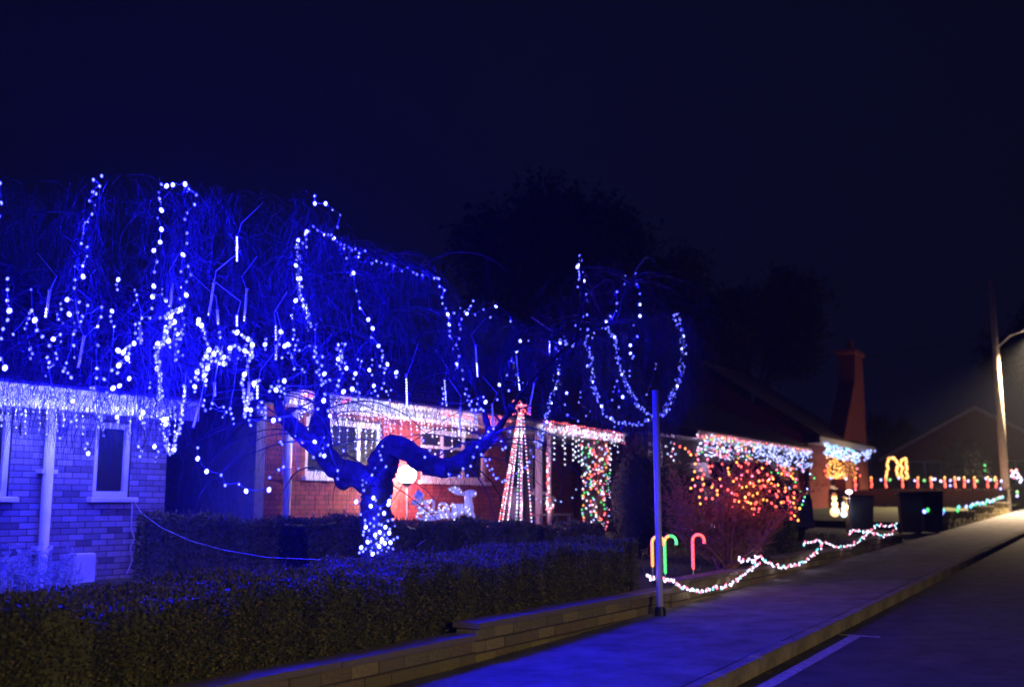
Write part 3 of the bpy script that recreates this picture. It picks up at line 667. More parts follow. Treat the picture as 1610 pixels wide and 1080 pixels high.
# ------------------------------------------------------------------ the blue strings (pixel paths give the run, Y the distance)
def fwd(Y): return Y - 1.55 if Y < 10.9 else (Y - 1.55 * max(0, (12.6 - Y) / 1.7) if Y < 12.6 else Y)
def P3(pts2, Y, dj=.12): return [at(x, y, (Y(x, y) if callable(Y) else fwd(Y)) + R.uniform(-dj, dj)) for x, y in pts2]
GRP = 'blue light strings hung over the weeping tree'
def bl(label, pts2, Y, big=.18, watts=LP, every=6, jit=.12, r=.0165, wire=True, grp=GRP, kind='blue'):
    P_ = P3(pts2, Y, jit); ks = ['blue2' if R.random() < big * .8 else (kind if R.random() < .72 else R.choice(('small', 'small', 'dim'))) for _ in P_]
    return light_string(label, 'string lights', P_, ks, r=r, every=every, watts=watts, group=grp, wire=wire)
S2p = [(160, 274), (147, 280), (157, 290), (146, 299), (151, 302), (141, 313), (149, 320), (145, 334), (138, 346), (134, 347), (131, 364), (128, 380), (137, 386), (137, 400), (131, 415), (118, 416), (131, 432), (118, 437), (117, 450), (106, 468), (125, 472), (122, 488), (109, 491), (117, 505), (118, 517), (99, 505), (84, 530), (95, 523), (96, 534), (88, 553), (84, 571), (72, 588)]
bl('blue string falling in a leaning line from the highest point at the left', S2p, 10.4)
bl('short blue string at the very left edge of the picture', [(0, 285), (2, 316), (-2, 337), (-12, 360), (-20, 380), (-14, 410), (-8, 430)], 9.2, .5)
bl('sparse thin blue string above the left end of the white fascia', [(12, 435), (12, 452), (12, 469), (15, 485), (12, 500), (5, 514), (2, 529), (1, 561), (8, 575)], 9.4, .2)
bl('thin blue string leaning right beside the short hanging tube at far left', [(49, 452), (50, 485), (55, 500), (58, 516), (67, 526), (78, 540), (90, 560), (100, 580), (112, 590)], 9.6, .05)
bl('sparse blue string hanging right of the long leaning string', [(138, 477), (130, 495), (160, 480), (159, 495), (154, 510), (116, 540), (117, 559), (154, 540), (153, 576), (152, 591), (164, 593), (178, 607), (148, 607)], 10.0, .12)
bl('widely spaced blue string of large bulbs hanging left of the twin strings', [(254, 287), (262, 290), (250, 300), (251, 310), (254, 328), (248, 340), (254, 358), (252, 378), (242, 391), (247, 409), (243, 425), (242, 447), (240, 464), (239, 482), (223, 497), (236, 497), (252, 497), (213, 507), (213, 521), (211, 537), (223, 532)], 10.7, .35)
bl('blue string with a bent top hanging over the corner of the blue bungalow', [(272, 288), (291, 287), (297, 295), (309, 304), (306, 319), (294, 332), (291, 342), (294, 364), (294, 380), (288, 398), (285, 424), (296, 416), (300, 429), (293, 440), (285, 449), (293, 461), (283, 467), (290, 478), (284, 486), (288, 497), (290, 508), (285, 520), (284, 530), (280, 550), (276, 563)], 10.6, .3)
bl('dense tangle of blue lights above the corner of the blue bungalow', along([(290, 480), (262, 492), (272, 505), (258, 518), (262, 530), (246, 545), (246, 560), (250, 575), (250, 590), (252, 606), (253, 625)], 5.0, 3.5, 2), 10.2, .12, every=8)
bl('bright cluster of blue lights left of the tangle, over the fascia', [(186, 548), (193, 553), (198, 545), (204, 541), (203, 553), (190, 567), (187, 571), (185, 583), (176, 579), (204, 566), (194, 551), (200, 560)], 9.8, .5)
bl('blue lights drooping past the end of the blue bungalow gutter', along([(291, 600), (292, 620), (284, 636), (288, 650), (283, 668), (278, 684), (268, 712), (262, 700), (258, 684), (256, 662), (254, 640)], 4.6, 2.5, 1), 9.9, .1, every=7)
bl('chain of blue lights swagging across the dark gap between the bungalows', [(311, 701), (311, 718), (325, 738), (348, 744), (354, 760), (376, 758), (387, 769), (423, 767)], 11.0, .1, every=4)
bl('thick doubled column of blue lights left of the upright limb', along([(466, 372), (468, 400), (470, 430), (472, 455), (478, 475), (484, 495), (488, 515)], 6.0, 4, 2) + [(482, 362), (482, 374), (486, 361), (480, 366), (482, 386), (476, 380)], 11.4, .15, every=8)
bl('blue string at the foot of the doubled column, beside the upright limb', [(465, 470), (462, 482), (459, 493), (460, 498), (462, 516), (463, 524), (461, 530), (456, 539), (447, 542), (453, 552), (459, 559), (487, 541), (496, 543), (497, 552), (494, 558), (507, 558), (499, 566), (506, 572), (498, 582), (510, 585), (505, 594), (512, 597), (508, 600), (519, 595)], 11.0, .2)
bl('blue lights crossing the highest point above the doubled column', [(495, 306), (495, 318), (512, 318), (523, 328), (535, 336), (531, 355)], 11.8, .3, every=3)
bl('long blue string running down the slope of the crown', [(493, 354), (499, 360), (510, 367), (516, 367), (521, 367), (525, 373), (530, 378), (536, 382), (542, 383), (541, 389), (549, 387), (553, 391), (559, 389), (565, 396), (574, 392), (564, 402), (545, 404), (585, 412), (592, 408), (600, 411), (608, 413), (620, 416), (632, 424), (641, 419), (650, 426), (656, 429), (664, 430), (683, 435), (687, 435), (690, 436), (691, 448), (699, 454), (695, 465)], 11.8, .1)
bl('blue string with four very bright bulbs slanting down mid crown', [(552, 430), (556, 427), (560, 455), (565, 472), (566, 482), (579, 500), (586, 514), (584, 528), (595, 541), (602, 556), (609, 570), (606, 577), (623, 583), (623, 590)], 11.6, .55, every=3)
bl('blue string dropping from the end of the sloping string', [(696, 475), (701, 483), (704, 492), (714, 490), (706, 497), (706, 508), (707, 518), (707, 526), (710, 530), (722, 530), (717, 540), (712, 546), (720, 546), (722, 558), (718, 570), (719, 575), (727, 580), (728, 594), (724, 482), (726, 499), (722, 508), (724, 515)], 12.1, .22)
bl('scattered blue lights at the outer edge of the crown slope', [(744, 471), (740, 479), (737, 484), (731, 488), (734, 491), (747, 493), (760, 485), (780, 479), (771, 497), (800, 492), (803, 503), (812, 517), (807, 532), (818, 534), (812, 550), (804, 565), (812, 587), (797, 588), (785, 603), (782, 626), (800, 612), (822, 600)], 12.6, .3)
bl('small knot of blue lights left of mid crown', [(532, 539), (538, 537), (542, 541), (530, 546), (536, 549), (534, 556), (538, 559), (530, 561), (537, 566), (543, 538)], 11.0, .1, every=5)
bl('loose blue lights over the dark middle of the crown', [(434, 518), (442, 519), (448, 541), (453, 539), (463, 577), (479, 582), (447, 596), (427, 605), (424, 612), (434, 610), (436, 605), (533, 595), (532, 604), (540, 613), (554, 609), (553, 623), (511, 617), (509, 627), (430, 658), (440, 656), (500, 640)], 10.7, .35)
bl('blue lights strung low between the hanging tubes', along([(310, 500), (318, 510), (322, 525), (330, 540), (326, 552), (316, 566), (320, 572), (309, 582), (305, 592), (318, 592), (341, 543), (352, 560), (340, 567), (357, 570), (365, 540), (388, 548), (398, 555), (400, 563)], 6.0, 2.5), 10.3, .3)
bl('blue lights trailing beside the low bright tube', along([(364, 518), (380, 522), (385, 530), (398, 533), (396, 550), (383, 592), (380, 603), (386, 640), (384, 655), (404, 592), (408, 600)], 6.5, 2), 10.2, .3)
bl('blue loop of lights below the porch side of the crown', [(733, 609), (731, 617), (737, 620), (735, 627), (741, 628), (738, 634), (742, 642), (748, 642), (754, 642), (760, 643), (746, 651), (748, 660), (749, 672), (755, 686), (768, 676), (775, 669), (770, 700), (775, 692), (788, 690), (790, 704), (802, 676), (795, 701)], 11.9, .15)
bl('swag of blue lights hanging in front of the cone of lights', [(762, 706), (760, 716), (764, 722), (770, 720), (766, 730), (770, 737), (774, 735), (776, 744), (780, 750), (783, 749), (790, 755), (794, 753), (806, 748), (812, 742), (820, 738), (826, 733), (832, 724), (838, 716), (834, 706), (845, 702), (842, 692), (853, 690), (846, 680), (854, 676)], 13.6, .05, every=5, watts=LP * 0.3)
bl('blue lights following the low curved limb', [(757, 712), (750, 700), (744, 716), (740, 730), (728, 734), (735, 745), (722, 746), (706, 743), (699, 740), (685, 733), (674, 716), (668, 716), (662, 712), (676, 705), (665, 690)], lambda x, y: 10.75, .1, every=5, watts=LP * 0.4)
bl('blue lights along the drooping left limb', [(441, 692), (446, 731), (424, 748), (438, 736), (469, 734), (459, 691), (476, 692), (495, 692), (504, 711), (503, 713), (510, 714), (508, 702), (516, 697), (531, 737), (531, 750), (540, 706), (563, 703), (510, 685), (493, 716), (470, 682)], lambda x, y: 10.45, .15, every=5, watts=LP * 0.5)
bl('blue lights wound around the lower trunk of the weeping tree', [(570, 752), (576, 756), (570, 760), (585, 744), (590, 733), (600, 720), (598, 713), (607, 731), (572, 768), (560, 786), (587, 780), (591, 784), (583, 793), (598, 796), (611, 790), (615, 777), (612, 785), (567, 806), (574, 815), (574, 820), (596, 821), (600, 822), (588, 824), (580, 831), (572, 833), (610, 816), (617, 814), (621, 824), (613, 829), (612, 835), (571, 838), (578, 849), (585, 858), (592, 852), (600, 849), (596, 856), (603, 852), (605, 851), (619, 845), (625, 842), (618, 860), (568, 858), (571, 864), (565, 866), (601, 845), (586, 868), (594, 866), (578, 842), (583, 848), (590, 838), (597, 834), (604, 838), (609, 844), (614, 850), (588, 812), (595, 806), (604, 804), (575, 826), (582, 820), (606, 826), (600, 862), (608, 864), (575, 860), (583, 864), (591, 843), (599, 857), (611, 858)], lambda x, y: 10.77, .25, every=6, jit=.03, watts=LP * 0.22)
# right-hand drapes
ra = [(857, 661), (864, 635), (875, 599), (879, 581), (878, 558), (876, 546), (884, 528), (893, 541), (901, 540), (907, 525), (912, 510)]
rb = [(924, 510), (921, 540), (931, 561), (925, 573), (934, 584), (931, 599), (937, 614), (944, 635), (952, 652), (970, 660), (990, 666), (1008, 663), (1022, 656), (1030, 650)]
rc = [(950, 512), (964, 522), (967, 540), (970, 555), (975, 570), (978, 584), (986, 605), (996, 620), (1003, 635), (1014, 646), (1024, 652), (1040, 652), (1052, 640)]
rd = [(1060, 487), (1066, 504), (1070, 519), (1074, 540), (1075, 560), (1070, 585), (1064, 605), (1055, 622), (1044, 645), (1032, 655)]
bl('blue string hanging like a rope at the left of the looping drapes', along([(912, 510), (907, 525), (901, 540), (893, 541), (884, 528), (876, 546), (878, 558), (879, 581), (875, 599), (864, 635), (857, 661), (848, 700)], 6.2, 3.0, 2), 13.2, .08, every=7, watts=LP * .3)
bl('first looping drape of blue lights, longest of the drapes', along(rb, 5.6, 2.8, 2), 13.7, .05, every=7, watts=LP * .3)
bl('inner looping drape of blue lights meeting the pole', along(rc, 5.2, 3.4, 2), 13.5, .05, every=7, watts=LP * .3)
bl('thick outer drape of blue lights curving up right of the pole', along(rd, 5.4, 4.6, 3), 14.0, .05, every=8, watts=LP * .3)
bl('column of blue lights topping the drapes', along([(914, 402), (907, 420), (914, 428), (906, 440)], 3.2, 3, 1) + [(918, 440), (908, 449), (922, 461), (915, 460), (923, 471), (916, 478), (912, 487), (923, 493), (917, 496), (905, 510), (912, 505)], 13.4, .2, every=5, watts=LP * .3)
bl('faint blue string standing above the inner drape', [(983, 432), (982, 445), (970, 457), (970, 475), (969, 487), (960, 495), (953, 504), (947, 514)], 13.6, .25, every=4)
bl('faint blue string of single bulbs above the outer loop', [(999, 428), (1001, 445), (1006, 460), (1006, 477), (1006, 495), (996, 510), (1002, 527), (991, 541), (996, 558)], 13.8, .2, every=4)
bl('loose blue lights hanging inside the loop of the drapes', [(970, 597), (973, 612), (979, 622), (962, 627), (973, 638), (966, 669), (881, 602), (891, 616), (888, 634), (909, 660), (892, 650)], 13.4, .3, every=4)
for lb, x0, x1, y0, y1, n_, Yb in [('tiny faint blue lights speckled above the white fascia at far left', 0, 150, 470, 610, 26, 9.6), ('tiny faint blue lights speckled through the left middle of the crown', 150, 330, 420, 620, 44, 10.2), ('tiny faint blue lights speckled over the dark gap between the houses', 300, 450, 500, 650, 46, 10.3), ('tiny faint blue lights among the boughs above the fork', 440, 620, 500, 700, 52, 10.8), ('tiny faint blue lights in front of the white icicle lights', 560, 760, 560, 700, 30, 11.3), ('tiny faint blue lights behind the looping drapes', 800, 1040, 520, 650, 26, 13.6), ('tiny faint blue lights over the blue bungalow wall', 20, 290, 600, 700, 50, 9.9)]:
    P_ = []; y = y0
    while len(P_) < n_:
        x = R.uniform(x0, x1); yy = R.uniform(y0, y1)
        for k in range(R.choice((1, 2, 3, 4))): P_.append((x + R.uniform(-4, 4), yy + k * 8))
    P_.sort(key=lambda q: (int(q[0] / 30), q[1])); bl(lb, P_, Yb, .12, watts=LP * .4, every=10, jit=.5, r=.014, wire=True)
near([(880, 525), (878, 590), (862, 650)], 420, 13.2); near(rb, 520, 13.7, 16); near(rc, 420, 13.5, 14); near(rd, 800, 14.0, 20, (.2, .8))
near([(466, 372), (470, 440), (485, 510)], 260, 11.4, 16); near([(150, 280), (120, 480)], 140, 10.4, 20); near([(500, 360), (690, 436)], 200, 11.8, 12); near([(290, 300), (260, 500), (250, 620)], 300, 10.5, 24)
near([(960, 500), (1060, 500), (1085, 545)], 300, 14.0, 16, (.4, 1.1)); near([(700, 450), (725, 590)], 140, 12.1, 16)
tag(tw.build('twigs', M['twig'], wt), kind='stuff')

# ------------------------------------------------------------------ hanging light tubes (meteor rods)
def rod(label, x0, y0, x1, y1, Y, lit, frm=.55):
    Y = fwd(Y); a, b_ = at(x0, y0, Y), at(x1, y1, Y + .02); d = b_ - a; t = empty('light_tube', a, 0, label, 'light tube', 'light tubes hanging in the weeping tree')
    MB().tube([(0, 0, 0), d * .5, d], .011, 8).build('tube', M['clear'], t, smooth=True)
    MB().tube([d * -.05, d * .03], .014, 8).build('cap', M['cable'], t)
    q = [Vector((0, 0, 0)), Vector((R.uniform(-.06, .06), 0, .12)), Vector((R.uniform(-.25, .25), .05, .32))]; MB().tube(q, .003, 4, 0, False).build('cord', M['cable'], t)
    n = int(d.length / .026)
    for i in range(n):
        u = (i + .5) / n; on = u > frm and lit > 0
        inst('led', bulb_mesh('blue2' if on and lit > 1 else ('sblue' if on else 'dim'), .0065 if not on else .011), t, d * u + Vector((0, -.012, 0)))
    if lit > 0: lamp(d * (1 + frm) / 2 + Vector((0, -.05, 0)), BLUE, LP * .35 * lit, t)
for a in [('brightest hanging tube, alone high in the left crown', 373, 372, 373, 412, 10.4, 18, 0), ('dim light tube hanging left below the brightest tube', 336, 447, 328, 497, 10.6, .3, .9), ('short dim tube beside the corner string', 271, 447, 268, 483, 10.4, .3, .9),
          ('small dim tube right above the low string', 342, 488, 343, 511, 10.3, .5, .7), ('long dim tube hanging right below the brightest tube', 388, 456, 384, 506, 10.7, .5, .8), ('bright short tube low in the left crown', 373, 496, 373, 514, 10.3, 3, 0),
          ('dim tube left of the tangle of lights', 220, 514, 221, 541, 10.0, .3, .9), ('dim tube below the low strings near the gutter end', 337, 602, 338, 623, 10.2, .3, .9), ('leaning dim tube past the gutter end', 312, 642, 304, 672, 10.0, .3, .95),
          ('lit tube hanging over the dark gap, left of a brighter one', 392, 602, 389, 633, 10.1, 1, .6), ('bright tube hanging over the dark gap', 405, 605, 405, 628, 10.1, 2, .1), ('bright tube over the corner of the blue bungalow', 291, 607, 291, 623, 9.9, 2, .0),
          ('dim tube hanging from a twig above the fascia', 132, 530, 123, 578, 9.7, .3, .95), ('half lit tube near the left edge', 78, 458, 72, 500, 9.6, 1.2, .6), ('long beaded tube at the right of the crown', 748, 544, 751, 593, 12.0, 2, .55),
          ('tube glowing at its tip above the cone of lights', 812, 560, 817, 614, 12.4, 2, .6), ('tube lit at its top over the white eaves', 699, 597, 702, 639, 11.6, .6, 0), ('bright tube beside the rope-like string', 864, 536, 864, 558, 13.0, 2, 0),
          ('leaning unlit tube beside the cone top', 840, 604, 831, 650, 12.5, .2, .97), ('tube lit at its tip in front of the red lights', 724, 642, 722, 685, 11.6, 2, .75), ('tube hanging over the curved limb tip', 774, 636, 776, 676, 11.8, 1, .9),
          ('tall bright tube above the white eaves', 639, 590, 640, 640, 11.2, 1.6, .1), ('pale tube below the two bright bulbs', 434, 512, 434, 536, 10.7, .8, 0), ('beaded tube hung under the pale tube', 434, 544, 434, 567, 10.7, .6, .5)]: rod(*a)

# ------------------------------------------------------------------ lights on the first bungalow
PF1 = 10.78
def drops(x0, x1, ytop, p, step, dlo, dhi, bs=5.5, prof=None):
    out = []; x = x0
    while x < x1:
        y = ytop(x); n = int(R.uniform(dlo, dhi) * (prof(x) if prof else 1) / bs)
        for k in range(n + 1): out.append((x + R.uniform(-1.2, 1.2), y + k * bs + R.uniform(-1.5, 1.5)))
        x += step * R.uniform(.7, 1.3)
    return [onp(a, b_, p) for a, b_ in out]
light_string('icicle string of cool blue lights along the blue bungalow fascia', 'icicle lights', drops(-30, 286, lambda x: 612 + x * .10, PF1, 11, 20, 66, 9), ['sblue', 'blue', 'sblue', 'cool'], r=.015, every=6, watts=13, gap=.35, wire=True, wmat=M['cable'])
lampc = (.05, .045, 1)
for x in range(-60, 290, 35): lamp(onp(x, 640 + x * .1, 10.62), lampc, 24, None, 'icicle_glow')
# sagging white cable from the corner, and two short ones
def cable(label, pts, rad=.006, m='cable', cat='cable'):
    b0 = pts[0]; o = MB().tube([q - b0 for q in pts], rad, 5, 0, False).build('power_cable', M[m], None, tuple(b0), smooth=True); return tag(o, label, cat)
cable('white power cable sagging from the blue bungalow window to the hedge', [onp(210, 786, 11.15), at(222, 806, 13.0), at(255, 830, 12.6), at(300, 850, 12.2), at(350, 864, 11.8), at(420, 876, 11.4), at(520, 880, 11.2)], .0035)
cable('kinked white cable hanging below the blue bungalow window', [onp(208, 790, 11.2), onp(206, 830, 11.2), onp(211, 845, 11.2), onp(205, 860, 11.2), onp(208, 880, 11.2), onp(199, 902, 11.2)], .009)
cable('thin white cable running from the sleigh down to the hedge', [at(705, 816, 16.0), at(690, 832, 15.3), at(672, 846, 14.6), at(655, 858, 13.8)], .007)
# pale plant at the foot of the wall
pl = onp(75, 905, 10.6); pp = empty('silver_shrub', (pl.x, pl.y, G(7) + .4), ROT, 'pale silvery shrub at the foot of the blue bungalow wall', 'shrub')
lf, stm = MB(), MB()
for _ in range(300):
    x0 = R.uniform(-2.2, .12); y0 = R.uniform(-.6, .5); hh = R.uniform(.25, .62) * (1 - .35 * max(0, x0)); tip = Vector((x0 + R.uniform(-.12, .12), y0 + R.uniform(-.12, .12), hh)); b0 = Vector((x0 * .9, y0 * .8, 0))
    stm.tube([b0, (b0 + tip) / 2, tip], [.005, .004, .002], 3, 0, False)
    for k in range(26):
        q = b0 + (tip - b0) * R.uniform(.3, 1); lf.leaf(q, (R.uniform(-1, 1), R.uniform(-1, 1), R.uniform(-.2, 1)), .006, R.uniform(.03, .07))
stm.build('stems', M['silver'], pp); tag(lf.build('leaves', M['silver'], pp), kind='stuff')

# ------------------------------------------------------------------ lights on the second bungalow
PF2 = 10.72
ey2 = lambda x: 627 + (x - 530) * .128
light_string('white icicle lights hanging from the eaves behind the weeping tree', 'icicle lights', drops(470, 750, ey2, PF2, 6.0, 14, 44, 6.5) , ['white', 'white', 'cool', 'white'], r=.014, every=8, watts=7, gap=.3, wmat=M['cable'])
light_string('second layer of longer white icicle lights over the left window', 'icicle lights', drops(492, 590, lambda x: 648, PF2 - .15, 11, 40, 95, 9) + drops(598, 742, lambda x: 655, PF2 - .15, 17, 20, 70, 9), ['white', 'cool'], r=.014, every=8, watts=6, gap=.3, wmat=M['cable'])
light_string('column of white lights framing the small window', 'string lights', [onp(x, y, 11.1) for x, y in [(668, 670), (668, 680), (664, 692), (663, 700), (666, 712), (668, 722), (678, 724), (690, 664), (694, 672), (692, 682), (690, 695), (686, 702), (684, 712), (672, 660), (684, 660)]], ['white'], r=.017, watts=3, every=5)
def redline(label, path, ks=('red', 'pink')): return light_string(label, 'string lights', [onp(x, y, PF2 - .05) for x, y in along(path, 3.4, 1.5)], list(ks), r=.019, every=7, watts=5, group='red light strings on the eaves')
redline('short red string at the far left end of the eaves', [(478, 621), (500, 617)])
redline('tiny red cluster beside the upright limb', [(538, 632), (550, 626)])
redline('red string between two hanging tubes on the eaves', [(700, 650), (742, 656)])
redline('red string on the eaves just left of the cone of lights', [(768, 654), (785, 654), (803, 662)])
# porch canopy
cy_t = lambda x: 661 + (x - 850) * .166
pk = ['white', 'pink', 'white', 'white', 'pink', 'cool']
def band(x0, x1, f, h, n, p): return [onp(x, f(x) + R.uniform(0, h), p) for x in sorted(R.uniform(x0, x1) for _ in range(n))]
light_string('dense band of white and pink lights along the porch canopy edge', 'string lights', band(848, 983, cy_t, 13, 290, 10.72), pk, r=.021, every=20, watts=14, gap=.5)
light_string('red string running along the top of the porch canopy', 'string lights', [onp(x, cy_t(x) - 2 + R.uniform(-1.5, 1), 10.7) for x in range(855, 982, 4)], ['red', 'pink'], r=.02, every=8, watts=3)
light_string('short white icicle drops hanging under the porch canopy', 'icicle lights', [onp(x + R.uniform(-1, 1), y, 10.75) for x, y0, y1 in [(871, 678, 725), (885, 682, 702), (889, 686, 733), (901, 688, 722), (905, 692, 720), (910, 690, 732), (916, 692, 708), (915, 704, 730), (966, 690, 705), (972, 692, 716), (960, 695, 740)] for y in [y0 + k * 8.5 for k in range(int((y1 - y0) / 8.5) + 1)]], ['white'], r=.02, every=7, watts=4, gap=.35)
px_, py_ = LX(943, 10.95, S2) + S2, 10.88
pil = []
for k in range(250):
    u = (k / 250) ** .8; z = 3.05 - 2.05 * u; a = k * 1.9
    if u > .62 and R.random() < .45: continue
    s_ = px_ + .33 * math.cos(a) + R.uniform(-.03, .03); p_ = 10.86 if math.sin(a) < .35 else 10.86 + .2
    pil.append(W(px_ + R.uniform(-.33, .33), 10.85, z + R.uniform(-.03, .03)) if R.random() < .5 else W(px_ - .33, R.uniform(10.88, 11.27), z + R.uniform(-.03, .03)))
light_string('multicoloured lights wound thickly round the porch corner pillar', 'string lights', pil, ['green', 'pink', 'sblue', 'white', 'amber', 'red', 'cool', 'white', 'green', 'pink'], r=.023, every=24, watts=4, wire=False)
light_string('pink and white lights wound round the slim porch post', 'string lights', [onp(x, y, 10.9) for x, y in along([(861, 712), (862, 740), (862, 765), (862, 780), (860, 800), (866, 802), (868, 792), (858, 790)], 3.2, 2.2)], ['pink', 'white', 'red', 'white'], r=.023, every=12, watts=7)
light_string('few blue lights trailing across the porch', 'string lights', [onp(x, y, 10.4) for x, y in [(843, 783), (850, 787), (873, 785), (882, 787), (900, 781), (906, 768), (921, 762)]], ['sblue'], r=.017, watts=4, every=7)
# bench and table on the porch
bt = W(S2 + LX(885, 10.95, S2), 11.35, Z2 - .02); be = empty('porch_bench', bt, ROT, 'pale timber bench standing on the porch beside the pillar', 'bench')
MB().bevbox(-.75, .75, -.22, .2, .40, .44, .006).build('seat', M['timber'], be)
for x in (-.68, .68):
    for y in (-.18, .16): MB().bevbox(x - .03, x + .03, y - .03, y + .03, 0, .398, .004).build('leg', M['timber'], be)
for z in (.6, .74): MB().bevbox(-.74, .74, .2, .23, z, z + .07, .004).build('backrest', M['timber'], be)
for x in (-.68, .68): MB().bevbox(x - .03, x + .03, .232, .27, .3, .84, .004).build('back_post', M['timber'], be)

# flood lamp on a stake in front of the wall
fl = at(640, 746, 18.0); zb = G(14) + .45; ft = empty('garden_lamp', (fl.x, fl.y, zb), 0, 'glaring warm white globe lamp on a thin stake before the brick wall', 'lamp'); hz = fl.z - zb
MB().tube([(0, 0, 0), (0, 0, hz - .16)], .014, 8).build('stake', M['galv'], ft)
MB().tube([(0, 0, hz - .2), (0, 0, hz - .13)], [.05, .09], 12).build('collar', M['black'], ft)
wl_ = emis('lamp_globe', (1, .8, .55), 60)
MB().ball((0, 0, hz), .16, 0, 16, 10).build('globe', wl_, ft, smooth=True)
lamp((.02, .32, hz), (1, .24, .28), 260, ft, 'glow'); lamp((-.02, -.3, hz + .02), (.5, .8, .7), 60, ft, 'glow')

# cone of lights
ct = at(820, 640, 18.0); zc = G(16) + .45; co = empty('light_cone', (ct.x, ct.y, zc), 0, 'tall tent shaped cone of light strands with a red crown', 'light cone'); hc_ = ct.z - zc
MB().tube([(0, 0, 0), (0, 0, hc_ + .1)], .018, 8).build('pole', M['galv'], co)
for x, kset, yb in [(783, ('pink', 'red', 'white'), 830), (789, ('pink', 'white'), 826), (797, ('white', 'pink'), 832), (811, ('cool', 'green', 'sblue', 'white'), 832), (818, ('pink', 'white'), 832), (837, ('pink', 'white', 'sblue'), 834)]:
    e = at(x, yb, 18.0 + R.uniform(-.55, .55)) - co.location; top = Vector((R.uniform(-.02, .03), 0, hc_)); 
    a0 = at(820 + (x - 815) * .12, 648, 18) - co.location
    n = 44 if x < 800 else 32; st = MB().tube([a0, e], .005, 4, 0, False).build('strand', M['wire'], co)
    for i in range(n): inst('bulb', bulb_mesh(kset[i % len(kset)], .015 if x > 800 else .017), st, a0 + (e - a0) * ((i + .5) / n))
    for i in (0, 1, 2): lamp(a0 + (e - a0) * (.2 + .3 * i) + Vector((0, -.04, 0)), (1, .45, .7) if x != 811 else (.4, .5, 1), 3, co)
cr = MB().tube([(.16 * math.cos(k * .5236), .16 * math.sin(k * .5236), hc_ + .02) for k in range(13)], .008, 5, 0, False).build('crown_ring', M['galv'], co)
for k in range(22):
    a = k * 1.1; z = hc_ - .12 + .22 * (k % 5) / 4; inst('bulb', bulb_mesh('red' if k % 3 else 'pink', .017), cr, (.15 * math.cos(a), .15 * math.sin(a), z))
lamp((0, -.2, hc_), (1, .1, .1), 6, co)

# ------------------------------------------------------------------ reindeer, sleigh and rider as clear light-up figures
AC = bpy.data.materials.new('lit_acrylic'); AC.use_nodes = True; ab = AC.node_tree.nodes['Principled BSDF']
ab.inputs['Base Color'].default_value = (.55, .55, .6, 1); ab.inputs['Roughness'].default_value = .3; ab.inputs['Emission Color'].default_value = (.40, .36, 1, 1); ab.inputs['Emission Strength'].default_value = .24; AC.cycles.emission_sampling = 'NONE'
YR = 16.3
def q10(x, y, dy=0): return at(640 + x / 10.8, 740 + y / 10.8, YR + dy)
def fig(name, label, cat, parts, org):
    o = empty(name, org, 0, label, cat)
    for nm, items in parts:
        m_ = MB()
        for it in items: m_.tube([q10(x, y, dy) - org for x, y, dy in it[0]], [v * .8 for v in it[1]] if hasattr(it[1], '__len__') else it[1] * .8, 8)
        pt_ = m_.build(nm, AC, o, smooth=True)
        for it in items:
            P_ = [q10(x, y, dy) - org for x, y, dy in it[0]]
            for a, b_ in zip(P_, P_[1:]):
                for u in ((.5,) if R.random() < .6 else ()): inst('bulb', bulb_mesh('white', .013), pt_, a + (b_ - a) * u + Vector((R.uniform(-.01, .01), -(max(it[1]) if hasattr(it[1], '__len__') else it[1]) - .004, R.uniform(-.01, .01))))
    return o
def z0(*p): return [(x, y, 0) for x, y in p]
rd_ = fig('reindeer_figure', 'white light-up reindeer figure with swept back antlers', 'light figure', [
 ('head', [(z0((970, 400), (1050, 385), (1130, 385), (1180, 385)), [.05, .075, .07, .04])]),
 ('neck', [(z0((1030, 400), (1040, 500), (1050, 600), (1060, 680)), [.07, .075, .085, .09])]),
 ('body', [(z0((760, 620), (860, 610), (960, 610), (1060, 640)), [.06, .06, .06, .07]), (z0((780, 700), (880, 715), (980, 700), (1070, 680)), [.07, .05, .05, .07]), (z0((760, 660), (1070, 655)), [.05, .06])]),
 ('tail', [(z0((770, 620), (745, 590), (770, 545), (800, 600)), .022)]),
 ('front_leg', [(z0((1060, 690), (1100, 760), (1140, 830), (1165, 880)), [.08, .06, .05, .045])]),
 ('front_leg', [([(1040, 700, .3), (1080, 780, .3), (1120, 840, .3), (1150, 885, .3)], [.07, .055, .045, .04])]),
 ('hind_leg', [(z0((790, 700), (800, 780), (810, 860), (820, 925)), [.08, .07, .05, .05])]),
 ('hind_leg', [([(830, 700, .3), (845, 780, .3), (850, 860, .3), (855, 925, .3)], [.08, .06, .05, .045])]),
 ('antler', [(z0((970, 395), (900, 385), (830, 370), (760, 340), (690, 295)), [.03, .035, .035, .025, .018]), (z0((830, 370), (790, 320), (750, 275)), [.028, .025, .016]), (z0((880, 378), (840, 320), (790, 262)), [.028, .025, .016]), (z0((930, 385), (900, 330), (860, 270)), [.028, .025, .016])])], q10(900, 930, .1))
sg = fig('sleigh_figure', 'white light-up sleigh with curled front behind the reindeer', 'light figure', [
 ('runner', [(z0((720, 790), (640, 790), (540, 810), (400, 825), (240, 835), (180, 800), (165, 740), (200, 710), (250, 730)), .03)]),
 ('body', [(z0((260, 780), (400, 770), (520, 760), (640, 740), (700, 720)), .03), (z0((300, 730), (440, 690), (540, 700), (640, 720)), .022)]),
 ('curl', [(z0((600, 690), (540, 660), (540, 590), (580, 555), (640, 555), (690, 600), (700, 680), (690, 760)), .028), (z0((620, 700), (610, 640), (640, 620), (665, 640), (660, 680)), .022)]),
 ('strut', [(z0((440, 770), (440, 820)), .014)]), ('strut', [(z0((580, 750), (580, 805)), .014)])], q10(450, 840, .15))
